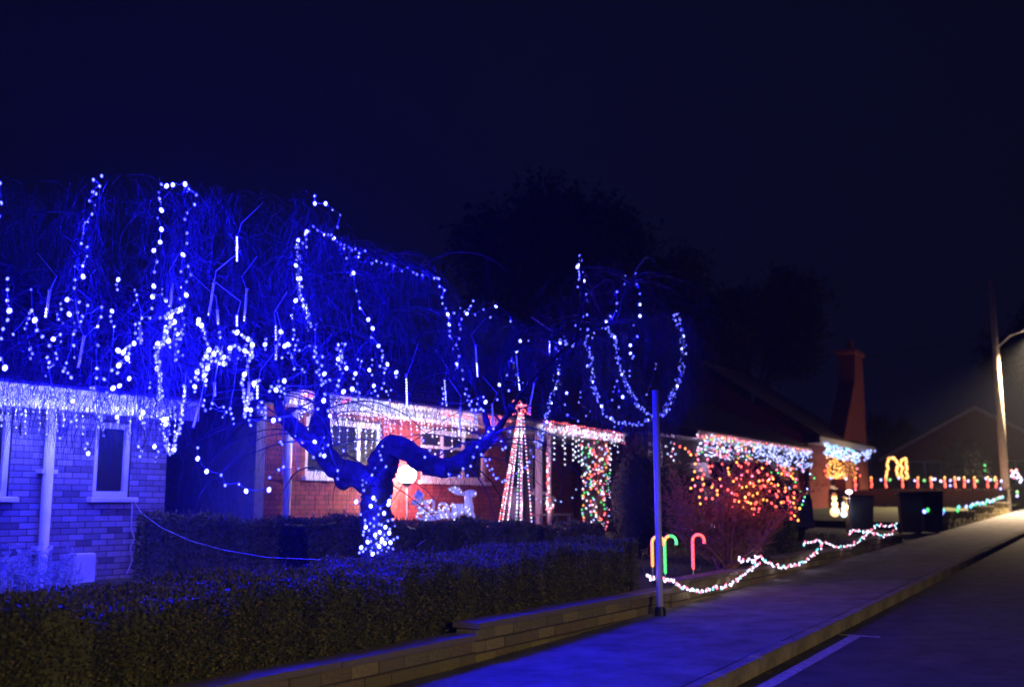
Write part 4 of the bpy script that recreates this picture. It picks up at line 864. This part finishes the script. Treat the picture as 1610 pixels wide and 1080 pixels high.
rg = fig('rider_figure', 'white light-up seated figure with a floppy hat riding the sleigh', 'light figure', [
 ('head', [(z0((150, 480), (150, 540), (150, 590)), [.05, .10, .05])]),
 ('torso', [(z0((190, 600), (250, 660), (280, 740)), [.05, .06, .06])]),
 ('arm', [(z0((230, 560), (300, 520), (380, 510), (440, 500)), [.035, .03, .028, .025]), (z0((440, 500), (455, 560), (440, 650)), .025), (z0((280, 560), (370, 560), (400, 520)), .02)]),
 ('leg', [(z0((280, 730), (300, 620), (340, 600), (390, 660), (470, 690)), .028)])], q10(260, 780, -.12))
hm = MB().tube([q10(170, 470, -.12) - q10(260, 780, -.12), q10(215, 400, -.12) - q10(260, 780, -.12), q10(175, 335, -.12) - q10(260, 780, -.12)], [.09, .07, .035], 8).build('hat', emis('faint_blue_acrylic', (.1, .1, .8), .35), rg, smooth=True)
for x, y in ((1050, 500), (300, 650), (650, 700), (900, 690)): lamp(q10(x, y, -.25), (.5, .45, 1), .7, None, 'figure_glow')

# ------------------------------------------------------------------ street pole, telegraph pole with lamp
pb = onp(1038, 965, 4.72); zg = G(SP(pb)[0]) + .12; ph = at(1038, 615, pb.y).z - zg
po = empty('steel_post', (pb.x, pb.y, zg), 0, 'plain grey steel post on the pavement beside the block wall', 'post')
MB().tube([(0, 0, 0), (0, 0, ph)], .038, 16).build('shaft', M['galv'], po, smooth=True)
MB().tube([(0, 0, ph), (0, 0, ph + .012)], [.042, .034], 16).build('cap', M['galv'], po)
MB().tube([(0, 0, -.01), (0, 0, .09), (0, 0, .10)], [.065, .062, .04], 16).build('collar', M['black'], po)
LS, LPp = 48.5, 5.0
tpz = G(LS) + .12; tp = W(LS, LPp, tpz); T_ = empty('telegraph_pole', tp, ROT, 'tall wooden telegraph pole carrying a lit street lamp on an arm', 'street lamp')
hp = at(1577, 440, tp.y).z - tpz; hl = at(1577, 527, tp.y).z - tpz
MB().tube([(0, 0, -.1), (0, 0, hp * .5), (0, 0, hp)], [.17, .145, .12], 14).build('pole', M['wood'], T_, smooth=True)
for k in range(9):
    z = hl - .15 - k * .45; sx = -1 if k % 2 else 1; MB().tube([(sx * .12, 0, z), (sx * .34, -.02, z)], .014, 6).build('step', M['galv'], T_)
MB().tube([(0, -.12, hl - .5), (.1, -.6, hl - .05), (.2, -1.15, hl + .14)], .035, 8).build('arm', M['galv'], T_)
hd = MB().bevbox(.0, .5, -1.85, -1.1, hl + .08, hl + .22, .04).build('lamp_head', M['galv'], T_)
MB().bevbox(.05, .45, -1.8, -1.2, hl + .03, hl + .078, .01).build('diffuser', emis('street_lamp_glass', (1, .68, .38), 40), hd)
sl_ = lamp((.12, -1.9, hl - .02), (1, .60, .30), 1, T_, 'street_lamp_glow'); bpy.data.objects.remove(sl_)
sd_ = bpy.data.lights.new('street_lamp_glow', 'SPOT'); sd_.energy = 36000; sd_.color = (1, .70, .42); sd_.spot_size = math.radians(134); sd_.spot_blend = 1.0; sd_.shadow_soft_size = .05
so_ = bpy.data.objects.new('street_lamp_glow', sd_); C.objects.link(so_); so_.parent = T_; so_.location = (.25, -1.5, hl + .0); so_.rotation_euler = (math.radians(-8), math.radians(13), 0)
cable('overhead telephone wire running left from the telegraph pole', [W(LS, LPp, tpz + hl - .1), at(1500, 540, 50), at(1440, 549, 56), at(1300, 572, 70)], .012, 'black', 'wire')
# an assumed, unseen street lamp, added behind the viewer to light the hedge front
tp2 = W(-4.5, -15.5, G(-4) + .1); T2_ = empty('assumed_street_lamp', tp2, ROT, 'assumed grey column street lamp, added unseen across the road behind the viewer', 'street lamp')
MB().tube([(0, 0, 0), (0, 0, 1.2), (0, 0, 1.25), (0, 0, 4.7)], [.09, .09, .055, .045], 12).build('column', M['galv'], T2_, smooth=True)
MB().tube([(0, 0, 4.68), (0, .3, 4.9), (0, .8, 4.95)], .03, 8).build('arm', M['galv'], T2_)
hd = MB().bevbox(-.12, .12, .7, 1.25, 4.9, 5.0, .03).build('lamp_head', M['galv'], T2_); MB().box(-.7, .9, 1.45, 1.47, 4.752, 5.0).box(-.1, .1, 1.2, 1.449, 4.97, 4.99).build('added_light_plate', M['black'], hd)  # unseen plate added to keep this lamp's light off tree and houses
MB().bevbox(-.09, .09, .75, 1.2, 4.87, 4.898, .005).build('diffuser', emis('assumed_lamp_glass', (1, .68, .38), 40), hd)
sd2 = bpy.data.lights.new('street_lamp_glow', 'SPOT'); sd2.energy = 6600; sd2.color = (1, .74, .28); sd2.spot_size = math.radians(46); sd2.spot_blend = .7; sd2.shadow_soft_size = .05  # beam of the assumed lamp, added to warm the hedge and block wall
so2 = bpy.data.objects.new('street_lamp_glow', sd2); C.objects.link(so2); so2.parent = T2_; so2.location = (0, .97, 4.84)
so2.rotation_euler = (Vector(((6.6 + 4.5), 1.0 + 14.5, -4.6))).to_track_quat('-Z', 'Y').to_euler()

# ------------------------------------------------------------------ candy canes
def cane(label, px, ptop, pbot, r, cols, gap_kinds, d, hook=1):
    base = at(px, pbot, d); top = at(px, ptop, d); h = top.z - base.z; t = empty('candy_cane', base, 0, label, 'candy cane', 'candy cane lights behind the low wall')
    pts = [Vector((0, 0, z * (h - r) / 6)) for z in range(7)]; arc = [Vector((hook * (r - r * math.cos(a)), 0, h - r + r * math.sin(a))) for a in [math.pi * k / 9 for k in range(1, 10)]]
    arc.append(arc[-1] + Vector((0, 0, -r * .55))); pts += arc
    n = len(pts); seg = {}
    for i in range(n - 1):
        c = cols[min(len(cols) - 1, int(i * len(cols) / (n - 1)))]; m_ = MB().tube([pts[i], pts[i + 1]], .021, 8); m_.build('stripe', EMC[c], t, smooth=True)
    for i in range(0, n - 1): inst('bulb', bulb_mesh(cols[min(len(cols) - 1, int(i * len(cols) / (n - 1)))], .017), t, pts[i] + Vector((0, -.016, 0)))
    MB().tube([(0, 0, -.22), (0, 0, 0)], .008, 6).build('stake', M['galv'], t)
    lamp(Vector((0, .1, h * .5)), RGBC[cols[len(cols) // 2]], .5, t)
EMC = dict(red=emis('cane_red', (1, .05, .05), 1.5), green=emis('cane_green', (.03, .8, .12), 1.1), amber=emis('cane_amber', (1, .25, .02), 1.7))
dC = 13.6
cane('orange candy cane light partly hidden behind the steel post', 1026, 843, 889, .075, ['amber'], None, dC)
cane('green candy cane light with an orange shoulder beside the post', 1046, 842, 900, .075, ['green', 'green', 'green', 'amber', 'green', 'green', 'green'], None, dC)
cane('red candy cane light standing right of the green one', 1090, 840, 893, .075, ['red'], None, dC + .1)

# ------------------------------------------------------------------ swagged garland on the low wall
def c4(pts): return [(980 + x / 3.4255, 800 + y / 3.4255) for x, y in pts]
gl = [([(125, 350), (150, 365), (185, 360), (230, 375), (270, 380), (310, 410), (350, 420), (400, 430), (450, 432), (490, 415), (540, 412), (580, 395), (620, 370), (650, 345), (680, 320), (720, 295), (745, 275)], 'first swag of pink and white lights nearest the steel post'),
      ([(620, 250), (625, 275), (680, 262), (700, 280), (720, 240), (760, 262), (790, 288), (820, 295), (850, 308), (900, 300), (950, 285), (990, 265), (1030, 235), (1060, 205), (1080, 180)], 'second swag of pink and white lights with a tangle at its left end'),
      ([(970, 195), (990, 170), (1050, 165), (1090, 175), (1120, 190), (1160, 195), (1200, 195), (1240, 180), (1280, 155), (1310, 130), (1340, 100)], 'third swag of pink and white lights in the middle of the wall'),
      ([(1215, 135), (1240, 105), (1290, 115), (1320, 110), (1350, 128), (1390, 142), (1440, 128), (1470, 98), (1470, 75), (1430, 90), (1390, 80), (1350, 92)], 'last looped swag of lights at the driveway end of the wall')]
for pth, lb in gl:
    pts = [onp(x, y, 4.80 + R.uniform(-.02, .02)) for x, y in along(c4(pth), 4.6, 2.2, 2)]
    for q in pts:
        zz = G(SP(q)[0]) + .16
        if q.z < zz: q.z = zz
    light_string(lb, 'string lights', pts, ['white', 'pink', 'white', 'white', 'pink', 'white', 'cyan'], r=.019, every=12, watts=1.1, group='swags of lights on the low wall', gap=.5)

# ------------------------------------------------------------------ red twiggy shrub with red and amber lights
sbp = at(1140, 872, 15.2); zsb = G(SP(sbp)[0]) + .32; sh = empty('red_shrub', (sbp.x, sbp.y, zsb), 0, 'bushy bare shrub with red stems dotted with red and amber lights', 'shrub'); SB = Vector((sbp.x, sbp.y, zsb))
st, tg = MB(), MB()
for k in range(46):
    a = R.uniform(0, 6.28); q = Vector((math.cos(a) * .12, math.sin(a) * .12, 0)); tgt = Vector((R.uniform(-.95, 1.15), R.uniform(-.8, .8), R.uniform(.7, 1.7))); tgt.z *= 1 - .22 * abs(tgt.x - .1) ** 2; mid = (q + tgt) * .5 + Vector((R.uniform(-.1, .1), R.uniform(-.1, .1), -.08)); pts = [q, (q + mid) / 2 + Vector((R.uniform(-.05, .05), 0, 0)), mid, (mid + tgt) / 2 + Vector((R.uniform(-.06, .06), 0, .04)), tgt]
    (st.tube(pts, [.016, .013, .010, .007, .003], 5, 0, False) if k < 26 else tg.tube(pts, [.01, .008, .006, .004, .002], 4, 0, False))
    for _ in range(48):
        u = R.uniform(1.4, 3.99); i = int(u); b0 = pts[i] + (pts[i + 1] - pts[i]) * (u - i) if i < 4 else pts[-1]; e = b0 + Vector((R.uniform(-.22, .22), R.uniform(-.22, .22), R.uniform(-.02, .26))); m2 = (b0 + e) / 2 + Vector((R.uniform(-.03, .03), R.uniform(-.03, .03), 0)); tg.tube([b0, m2, e], [.0035, .003, .0015], 3, 0, False)
        for _ in range(8): tg.leaf(m2 + (e - m2) * R.random(), (R.uniform(-1, 1), R.uniform(-1, 1), R.uniform(-.4, 1)), .009, R.uniform(.02, .05))
st.build('stems', M['redtwig'], sh); tag(tg.build('twigs', M['redtwig'], sh), kind='stuff')
def c3(pts): return [(1000 + x / 4.153, 640 + y / 4.153) for x, y in pts]
redp = c3([(287, 248), (345, 282), (395, 300), (405, 333), (467, 331), (423, 400), (403, 448), (385, 503), (431, 528), (476, 377), (497, 374), (563, 363), (686, 378), (734, 359), (690, 432), (655, 457), (686, 463), (673, 500), (727, 409), (795, 406), (645, 597), (625, 550), (600, 530), (757, 440), (814, 516), (786, 611), (764, 490), (871, 460), (858, 430), (871, 537), (921, 574), (903, 500), (556, 505), (1012, 436), (1044, 460), (1035, 510), (990, 578), (993, 597), (1010, 610), (1014, 680), (1014, 638), (1012, 718), (965, 405), (985, 430), (918, 400)])
ambp = c3([(322, 260), (358, 300), (387, 360), (382, 410), (370, 462), (358, 518), (657, 350), (600, 388), (608, 430), (548, 458), (495, 512), (804, 472), (768, 505), (738, 555), (763, 568), (792, 552), (750, 618), (757, 652), (927, 498), (948, 612), (975, 518), (1025, 455), (1030, 580), (1027, 615), (1037, 646), (1068, 650), (1035, 698), (1058, 728), (950, 425), (1012, 440)])
def sd(x): return 15.2 - .55 + R.uniform(-.3, .35)
light_string('red lights scattered through the red stemmed shrub', 'string lights', [at(x, y, sd(x)) for x, y in sorted(redp)], ['red', 'red', 'pink'], r=.02, every=5, watts=3, gap=.3)
light_string('extra red and amber lights massed low in the crown of the red shrub', 'string lights', [at(1170 + 82 * math.sqrt(u) * math.cos(a), 765 + 46 * math.sqrt(u) * math.sin(a), sd(0)) for u, a in [(R.random(), R.uniform(0, 6.28)) for _ in range(64)]], ['red', 'amber', 'red', 'red', 'red', 'gold'], r=.02, every=9, watts=2, gap=.12)
light_string('amber lights scattered through the red stemmed shrub', 'string lights', [at(x, y, sd(x)) for x, y in sorted(ambp)], ['amber', 'gold'], r=.021, every=6, watts=1.5, gap=.3)
light_string('few green and blue lights trailing off the right side of the shrub', 'string lights', [at(x, y, 15.2) for x, y in c3([(882, 418), (927, 420), (1000, 518), (1040, 480), (1073, 540), (1118, 525), (1115, 553), (1100, 578), (1092, 603), (1085, 628), (910, 640), (1136, 428), (1164, 455)])], ['green', 'green', 'sblue'], r=.017, every=5, watts=1.5, gap=.4)
# rounded dark evergreen and a stump-like planter at the back of the shrub
def evergreen(label, px, pyb, Y, rx, rz, n=5000):
    c = at(px, pyb, Y); zg_ = G(SP(c)[0]) + .33; t = empty('evergreen_bush', (c.x, c.y, zg_), 0, label, 'bush'); lv = MB()
    MB().tube([(0, 0, 0), (0, 0, rz * .6)], [.05, .03], 6).build('stem', M['bark'], t)
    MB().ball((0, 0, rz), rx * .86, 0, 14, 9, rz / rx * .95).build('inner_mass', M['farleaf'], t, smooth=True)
    for _ in range(n):
        d = Vector((R.gauss(0, 1), R.gauss(0, 1), R.gauss(0, 1))).normalized(); k = 1 + .08 * math.sin(d.x * 7 + d.z * 5) ; q = Vector((d.x * rx * k, d.y * rx * k, rz + d.z * rz * k)) * R.uniform(.86, 1.04)
        lv.leaf(q, d + Vector((R.uniform(-.8, .8), R.uniform(-.8, .8), R.uniform(-.3, 1))), .012, R.uniform(.03, .06), R.choice((0, 1, 2)))
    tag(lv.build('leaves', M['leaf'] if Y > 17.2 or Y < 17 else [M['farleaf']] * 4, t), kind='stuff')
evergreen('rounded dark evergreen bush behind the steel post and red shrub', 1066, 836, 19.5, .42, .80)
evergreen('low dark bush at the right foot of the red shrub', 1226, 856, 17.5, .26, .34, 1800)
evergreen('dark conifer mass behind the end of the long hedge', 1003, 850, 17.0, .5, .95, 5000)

# ------------------------------------------------------------------ parked car on the drive behind the shrub
cc = at(1148, 842, 22.8); zc_ = G(SP(cc)[0]) + .34; car = empty('parked_car', (cc.x, cc.y, zc_), math.radians(101), 'dark parked car facing the road behind the stems of the red shrub', 'car'); car.scale = (1, 1.12, 1.16)
def prism(mb, prof, y0, y1, mi=0, inset=0.0):
    n = len(prof); cx = sum(p[0] for p in prof) / n; A = [(x, y0, z) for x, z in prof]; B_ = [(x, y1, z) for x, z in prof]
    mb.add(A + B_, [tuple(range(n)), tuple(reversed(range(n, 2 * n)))] + [(i, i + n, (i + 1) % n + n, (i + 1) % n) for i in range(n)], mi)
body = MB(); lo = [(-2.05, .3), (-2.0, .72), (-1.9, .82), (-1.1, .93), (1.2, .95), (1.95, .86), (2.08, .6), (2.06, .3), (1.72, .2), (1.68, .45), (1.48, .62), (1.22, .62), (1.02, .45), (.98, .2), (-.98, .2), (-1.02, .45), (-1.22, .62), (-1.48, .62), (-1.68, .45), (-1.72, .2)]
prism(body, lo, -.82, .82); bo_ = body.build('body', M['car'], car)
cab = MB(); A = [(-1.15, .935), (-.55, 1.40), (.75, 1.42), (1.35, .955)]; n = 4
cab.add([(x, -.74 if z < 1 else -.6, z) for x, z in A] + [(x, .74 if z < 1 else .6, z) for x, z in A], [(0, 3, 2, 1), (4, 5, 6, 7), (1, 2, 6, 5), (0, 1, 5, 4), (2, 3, 7, 6)])
cab.build('cabin', M['car'], car)
for x0, x1, x2, x3 in ((-.95, .05, .05, -.52), (.12, 1.12, .72, .12)):
    MB().add([(x0, -.755, .97), (x1, -.755, .97), (x2, -.63, 1.34), (x3, -.63, 1.34)], [(0, 1, 2, 3)]); m_ = MB(); m_.add([(x0, -.752, .97), (x1, -.752, .97), (x2, -.632, 1.34), (x3, -.632, 1.34), (x0, -.742, .97), (x1, -.742, .97), (x2, -.622, 1.34), (x3, -.622, 1.34)], [(0, 1, 2, 3), (7, 6, 5, 4), (0, 4, 5, 1), (2, 6, 7, 3)]); m_.build('side_window', M['glass'], car)
MB().box(-1.9, 1.9, -.828, -.8205, .66, .69).build('trim_strip', M['chrome'], car)
for x in (-1.35, 1.35):
    for y in (-.74, .74):
        w_ = MB().tube([(x, y - .09, .31), (x, y + .09, .31)], .31, 20).build('wheel', M['black'], car); MB().tube([(x, y - .1, .31), (x, y + .1, .31)], .17, 14).build('rim', M['chrome'], w_)
ws = MB(); ws.add([(-1.13, -.66, .97), (-1.13, .66, .97), (-.60, .56, 1.36), (-.60, -.56, 1.36), (-1.155, -.66, .985), (-1.155, .66, .985), (-.625, .56, 1.375), (-.625, -.56, 1.375)], [(0, 1, 2, 3), (7, 6, 5, 4), (0, 4, 5, 1), (2, 6, 7, 3)]); ws.build('windscreen', M['glass'], car)
for k in range(4): MB().bevbox(-2.075, -2.03, -.36, .36, .46 + k * .065, .49 + k * .065, .006).build('grille_bar', M['chrome'], car)
MB().bevbox(-2.13, -2.0, -.80, .80, .24, .38, .03).build('bumper', M['car'], car)
for yy in (-1, 1): MB().bevbox(-1.12, -.98, yy * .80 - .09, yy * .80 + .09, .96, 1.08, .03).build('wing_mirror', M['car'], car)
MB().bevbox(-2.07, -1.98, -.7, -.4, .6, .72, .02).build('headlight', M['chrome'], car); MB().bevbox(-2.07, -1.98, .4, .7, .6, .72, .02).build('headlight', M['chrome'], car)

# ------------------------------------------------------------------ wheelie bins by the driveway
def bin_(label, px, pyb, Y, w, h, rz):
    c = at(px, pyb, Y); zg_ = G(SP(c)[0]) + .11; t = empty('wheelie_bin', (c.x, c.y, zg_), rz, label, 'wheelie bin', 'dark wheelie bins by the driveway')
    m_ = MB(); a, b_ = w * .42, w * .5; 
    m_.add([(-a, -a, .06), (a, -a, .06), (a, a, .06), (-a, a, .06), (-b_, -b_, h * .92), (b_, -b_, h * .92), (b_, b_ * 1.15, h * .92), (-b_, b_ * 1.15, h * .92)], [(3, 2, 1, 0), (4, 5, 6, 7), (0, 1, 5, 4), (1, 2, 6, 5), (2, 3, 7, 6), (3, 0, 4, 7)]); m_.build('body', M['black'], t)
    MB().bevbox(-b_ - .02, b_ + .02, -b_ - .03, b_ * 1.2, h * .925, h, .03).build('lid', M['black'], t)
    MB().tube([(-b_ * .8, b_ * 1.3, h * .93), (b_ * .8, b_ * 1.3, h * .93)], .018, 8).build('handle', M['black'], t)
    for x in (-b_ * .85, b_ * .85): MB().tube([(x - .03, a + .03, .1), (x + .03, a + .03, .1)], .1, 14).build('wheel', M['black'], t)
bin_('single dark wheelie bin behind the end of the garland', 1352, 842, 26.0, .62, 1.08, math.radians(-8))
bin_('left bin of the pair standing against the far wall', 1433, 846, 28.2, .56, 1.12, math.radians(-12))
bin_('right bin of the pair standing against the far wall', 1465, 843, 29.0, .56, 1.12, math.radians(-6))
gp = W(26.3, 5.0, G(26.3) + .1)
# little lamp glowing at the edge of the single bin
q = at(1335, 773, 25.2); t = empty('solar_lamp', (q.x, q.y, q.z - .85), 0, 'small pinkish white lamp glowing beside the single bin', 'lamp')
MB().tube([(0, 0, -.1), (0, 0, .8)], .012, 6).build('stake', M['galv'], t); MB().ball((0, 0, .85), .085, 0, 10, 6, .62).build('globe', emis('pinkish_lamp', (1, .72, .78), 4), t, smooth=True); lamp((0, -.12, .85), (1, .6, .7), 6, t)

# ------------------------------------------------------------------ lit snowmen on the lawn
def snowman(label, px, pt, pb_, Y, rs, em, col, hat, w_):
    base = at(px, pb_, Y); top = at(px, pt, Y); h = top.z - base.z; t = empty('snowman_figure', base, 0, label, 'light figure', 'lit snowman figures on the lawn'); z = 0
    tot = sum(2 * r for r in rs); sc_ = h * .9 / tot
    for nm, r in zip(('lower_body', 'upper_body', 'head'), rs): MB().ball((0, 0, (z + r) * sc_), r * sc_ * 1.06, 0, 14, 9).build(nm, em, t, smooth=True); z += 2 * r
    hz_ = z * sc_; MB().tube([(0, 0, hz_ - .02), (0, 0, hz_ + .01), (0, 0, hz_ + .012), (0, 0, hz_ + h * .12)], [rs[2] * sc_ * 1.1, rs[2] * sc_ * 1.1, rs[2] * sc_ * .7, rs[2] * sc_ * .65], 12).build('hat', hat, t)
    MB().tube([(0, -rs[2] * sc_, (z - rs[2]) * sc_), (0, -rs[2] * sc_ - .09, (z - rs[2]) * sc_)], [.022, .004], 8).build('nose', EMC['amber'], t)
    lamp((0, -.25, h * .4), col, w_, t)
snowman('taller warm orange lit snowman on the lawn', 1313, 775, 812, 26.5, (.30, .2, .17), emis('warm_snow', (1, .62, .3), 1.7), (1, .5, .15), emis('hat_glow', (.8, .2, .03), .6), 24)
snowman('smaller cold white lit snowman beside the bin', 1327, 789, 813, 25.8, (.26, .18, .13), emis('cold_snow', (.7, .85, 1), 2.0), (.6, .75, 1), emis('cold_hat', (.7, .85, 1), 1.2), 6)

# ------------------------------------------------------------------ third and fourth bungalow lights
ey3 = lambda x: 679 + (x - 1097) * .157
mix3 = ['cool', 'sblue', 'white', 'pink', 'cool', 'sblue', 'green', 'cool', 'amber', 'cool', 'red', 'sblue']
def spread(x0, x1, f, hmin, hmax, n, p, bias=1.0): return [onp(x, f(x) + (hmin + (hmax(x) - hmin) * R.random() ** bias), p) for x in sorted(R.uniform(x0, x1) for _ in range(n))]
light_string('multicoloured icicle lights along the left half of the third bungalow eaves', 'icicle lights', spread(1096, 1190, ey3, 0, lambda x: 34, 190, 10.72, 1.2), ['white', 'pink', 'sblue', 'cool', 'green', 'pink', 'amber', 'white', 'sblue'], r=.03, every=22, watts=22, gap=.0)
light_string('icy blue and white lights along the right half of the third bungalow eaves', 'icicle lights', spread(1186, 1277, ey3, 0, lambda x: 30 + 6 * math.sin(x * .2), 230, 10.72, 1.0), ['cool', 'sblue', 'white', 'cool', 'cool', 'sblue'], r=.032, every=26, watts=26, gap=.0)
light_string('pink and amber string on the fascia above the icy lights', 'string lights', [onp(x, ey3(x) + R.uniform(-1, 2), 10.7) for x in range(1120, 1276, 5)], ['pink', 'amber', 'red'], r=.028, every=8, watts=4)
light_string('pink cluster of lights low at the right of the third bungalow', 'string lights', [onp(R.gauss(1238, 9), R.gauss(740, 9), 10.4) for _ in range(28)], ['pink', 'red', 'amber', 'sblue'], r=.03, every=14, watts=5, gap=0)
light_string('pale lights round the small window left of the third bungalow', 'string lights', [onp(x, y, 11.0) for x, y in [(1047, 700), (1055, 694), (1060, 696), (1058, 704), (1062, 712), (1055, 716), (1059, 722), (1050, 712), (1057, 708)]], ['white', 'cool', 'pink'], r=.026, every=5, watts=20)
ey4 = lambda x: 693 + (x - 1295) * .27
light_string('glaring icy white lights along the eaves of the fourth house', 'icicle lights', spread(1295, 1352, ey4, 0, lambda x: 20, 190, 10.72, 1.0), ['cool', 'white', 'cool', 'cyan'], r=.042, every=24, watts=30, gap=0)
light_string('cluster of icy lights on the corner beyond the chimney', 'icicle lights', [onp(R.gauss(1362, 4.5), R.gauss(713, 4.5), 10.55) for _ in range(34)], ['cool', 'sblue', 'cool'], r=.045, every=17, watts=14, gap=0)
light_string('golden yellow lights massed on the wall of the fourth house', 'string lights', [onp(1300 + 46 * R.random(), 750 - 34 * R.random() ** 1.3, 10.9) for _ in range(150)], ['gold', 'warm', 'gold', 'amber'], r=.04, every=25, watts=34, gap=0)
light_string('red lights on the wall between the golden lights and the fence', 'string lights', [onp(x, y, 10.3) for x, y in [(1343, 752), (1346, 760), (1344, 742), (1348, 735), (1352, 746), (1345, 768), (1299, 745), (1300, 730), (1297, 738)]], ['red', 'pink'], r=.045, every=5, watts=8, gap=0)

# golden arches
def c45(pts): return [(1260 + x / 4.5, 640 + y / 4.5) for x, y in pts]
for lb, pth in [('left golden arch of rope lights beyond the fence', [(600, 505), (602, 460), (612, 420), (606, 385), (620, 352), (650, 350), (676, 372), (684, 400), (672, 430), (676, 462), (690, 485)]), ('right golden arch of rope lights beyond the fence', [(716, 500), (706, 462), (716, 425), (700, 395), (712, 360), (740, 356), (742, 390), (748, 420), (740, 452), (752, 480), (735, 500)])]:
    P_ = [at(x, y, 44.6) for x, y in along(c45(pth), 3.0, 1.0, 2)]; b0 = P_[0]; t = light_string(lb, 'light arch', P_, ['gold', 'warm', 'gold'], r=.055, every=16, watts=14, group='golden light arches', gap=.8)
    fr_ = [at(x, y, 44.66) - b0 for x, y in c45(pth)]; MB().tube(fr_, .02, 6).build('arch_frame', M['galv'], t)
# row of candle lights on the fence
cxs = [1345, 1370, 1393, 1419, 1443, 1464, 1485, 1502, 1516, 1532, 1553, 1566]
pos_ = ['first from the left', 'second from the left', 'below the left golden arch', 'below the right golden arch', 'fifth from the left', 'sixth from the left', 'seventh from the left', 'in the middle of the right half', 'fourth from the lamp pole', 'third from the lamp pole', 'second from the lamp pole', 'nearest the lamp pole']
for x, ps in zip(cxs, pos_):
    q = at(x, 767, 43.86); t = empty('candle_light', q, 0, 'red candle light on the fence, ' + ps, 'candle light', 'red candle lights on the fence')
    MB().tube([(0, 0, 0), (0, 0, .42)], .035, 8).build('candle', M['redtwig'], t)
    for z, k in ((.06, 'red'), (.16, 'red'), (.3, 'red'), (.42, 'amber')): inst('bulb', bulb_mesh(k, .055), t, (R.uniform(-.02, .02), -.04, z))
    lamp((0, -.25, .15), (1, .05, .04), 4, t)
light_string('string of blue, green and white bulbs along the top of the fence', 'string lights', [at(x, y, 43.9) for x, y in [(1256, 742), (1270, 749), (1306, 749), (1330, 750), (1385, 752), (1399, 752), (1413, 749), (1438, 753), (1453, 753), (1466, 751), (1470, 751), (1479, 754), (1494, 753), (1494, 761), (1507, 750), (1522, 754), (1536, 754), (1550, 750), (1557, 752), (1563, 752), (1574, 754), (1573, 766)]], ['white', 'sblue', 'sblue', 'white', 'sblue', 'green', 'cool', 'sblue', 'green', 'cool', 'sblue'], r=.06, every=4, watts=3, gap=2)
light_string('two green bulbs on the round garden tree', 'string lights', [at(1548, 729, 49), at(1549, 736, 49)], ['green'], r=.07, watts=3)
light_string('knot of pink, white and blue bulbs right of the lamp pole', 'string lights', [at(x, y, 46) for x, y in [(1590, 738), (1593, 741), (1596, 739), (1600, 742), (1598, 737), (1602, 746), (1604, 748), (1590, 746), (1594, 748), (1592, 744), (1604, 755), (1606, 752), (1601, 745), (1599, 749)]], ['pink', 'cool', 'white', 'cool'], r=.065, every=7, watts=6)
light_string('green and blue pair of bulbs low beside the lamp pole', 'string lights', [at(1599, 771, 46), at(1599, 777, 46)], ['green', 'sblue'], r=.07, watts=2)
pth = [(1453, 800), (1458, 798), (1480, 800), (1483, 799), (1481, 803), (1505, 799), (1507, 794), (1519, 793), (1526, 793), (1529, 790), (1533, 790), (1536, 788), (1540, 789), (1545, 788), (1549, 789), (1552, 784), (1556, 786), (1560, 785), (1563, 783), (1568, 781), (1572, 780), (1576, 779)]
light_string('blue and green bulbs along the coping of the far garden wall', 'string lights', [onp(x, y, 4.84) for x, y in pth], ['sblue', 'green', 'cool', 'cyan', 'sblue', 'green', 'cyan', 'cool', 'cyan'], r=.06, every=4, watts=5, gap=3)
# fallen leaves on the pavement and in the gutter
lv = MB()
for _ in range(260):
    s_ = R.uniform(3, 34); p_ = R.choice((R.uniform(4.2, 4.85), R.uniform(2.7, 2.85), R.uniform(3.05, 4.8))); z_ = G(s_) + (.128 if p_ > 3 else .008); c = W(s_, p_, z_); a = R.uniform(0, 6.28); l = R.uniform(.015, .035)
    d = Vector((math.cos(a), math.sin(a), 0)) * l; o = Vector((-d.y, d.x, 0)) * .55; lv.add([c - d, c + o, c + d + Vector((0, 0, .006)), c - o], [(0, 1, 2, 3)])
tag(lv.build('fallen_leaves', M['leaf'][3]), kind='stuff')
gr = MB()
for _ in range(16000):
    s_ = R.uniform(13.5, 25); p_ = R.uniform(5.2, 9.5); c = W(s_, p_, G(s_) + .3 + min(.14, (p_ - 5.2) * .03)); gr.leaf(c, (R.uniform(-.5, .5), R.uniform(-.5, .5), 1), .004, R.uniform(.03, .08))
tag(gr.build('grass', M['leaf'][0]), kind='stuff')

# ------------------------------------------------------------------ night air: one closed box of thin haze round the whole place
if HAZE:
    hm_ = bpy.data.materials.new('night_haze'); hm_.use_nodes = True; N = hm_.node_tree.nodes; N.remove(N['Principled BSDF'])
    pv = N.new('ShaderNodeVolumePrincipled'); pv.inputs['Color'].default_value = (.75, .85, .98, 1); pv.inputs['Density'].default_value = HAZE; pv.inputs['Anisotropy'].default_value = .0
    hm_.node_tree.links.new(pv.outputs['Volume'], N['Material Output'].inputs['Volume'])
    tag(MB().box(-290, 290, -290, 290, -2.2, 13.5).build('haze', hm_), kind='stuff')
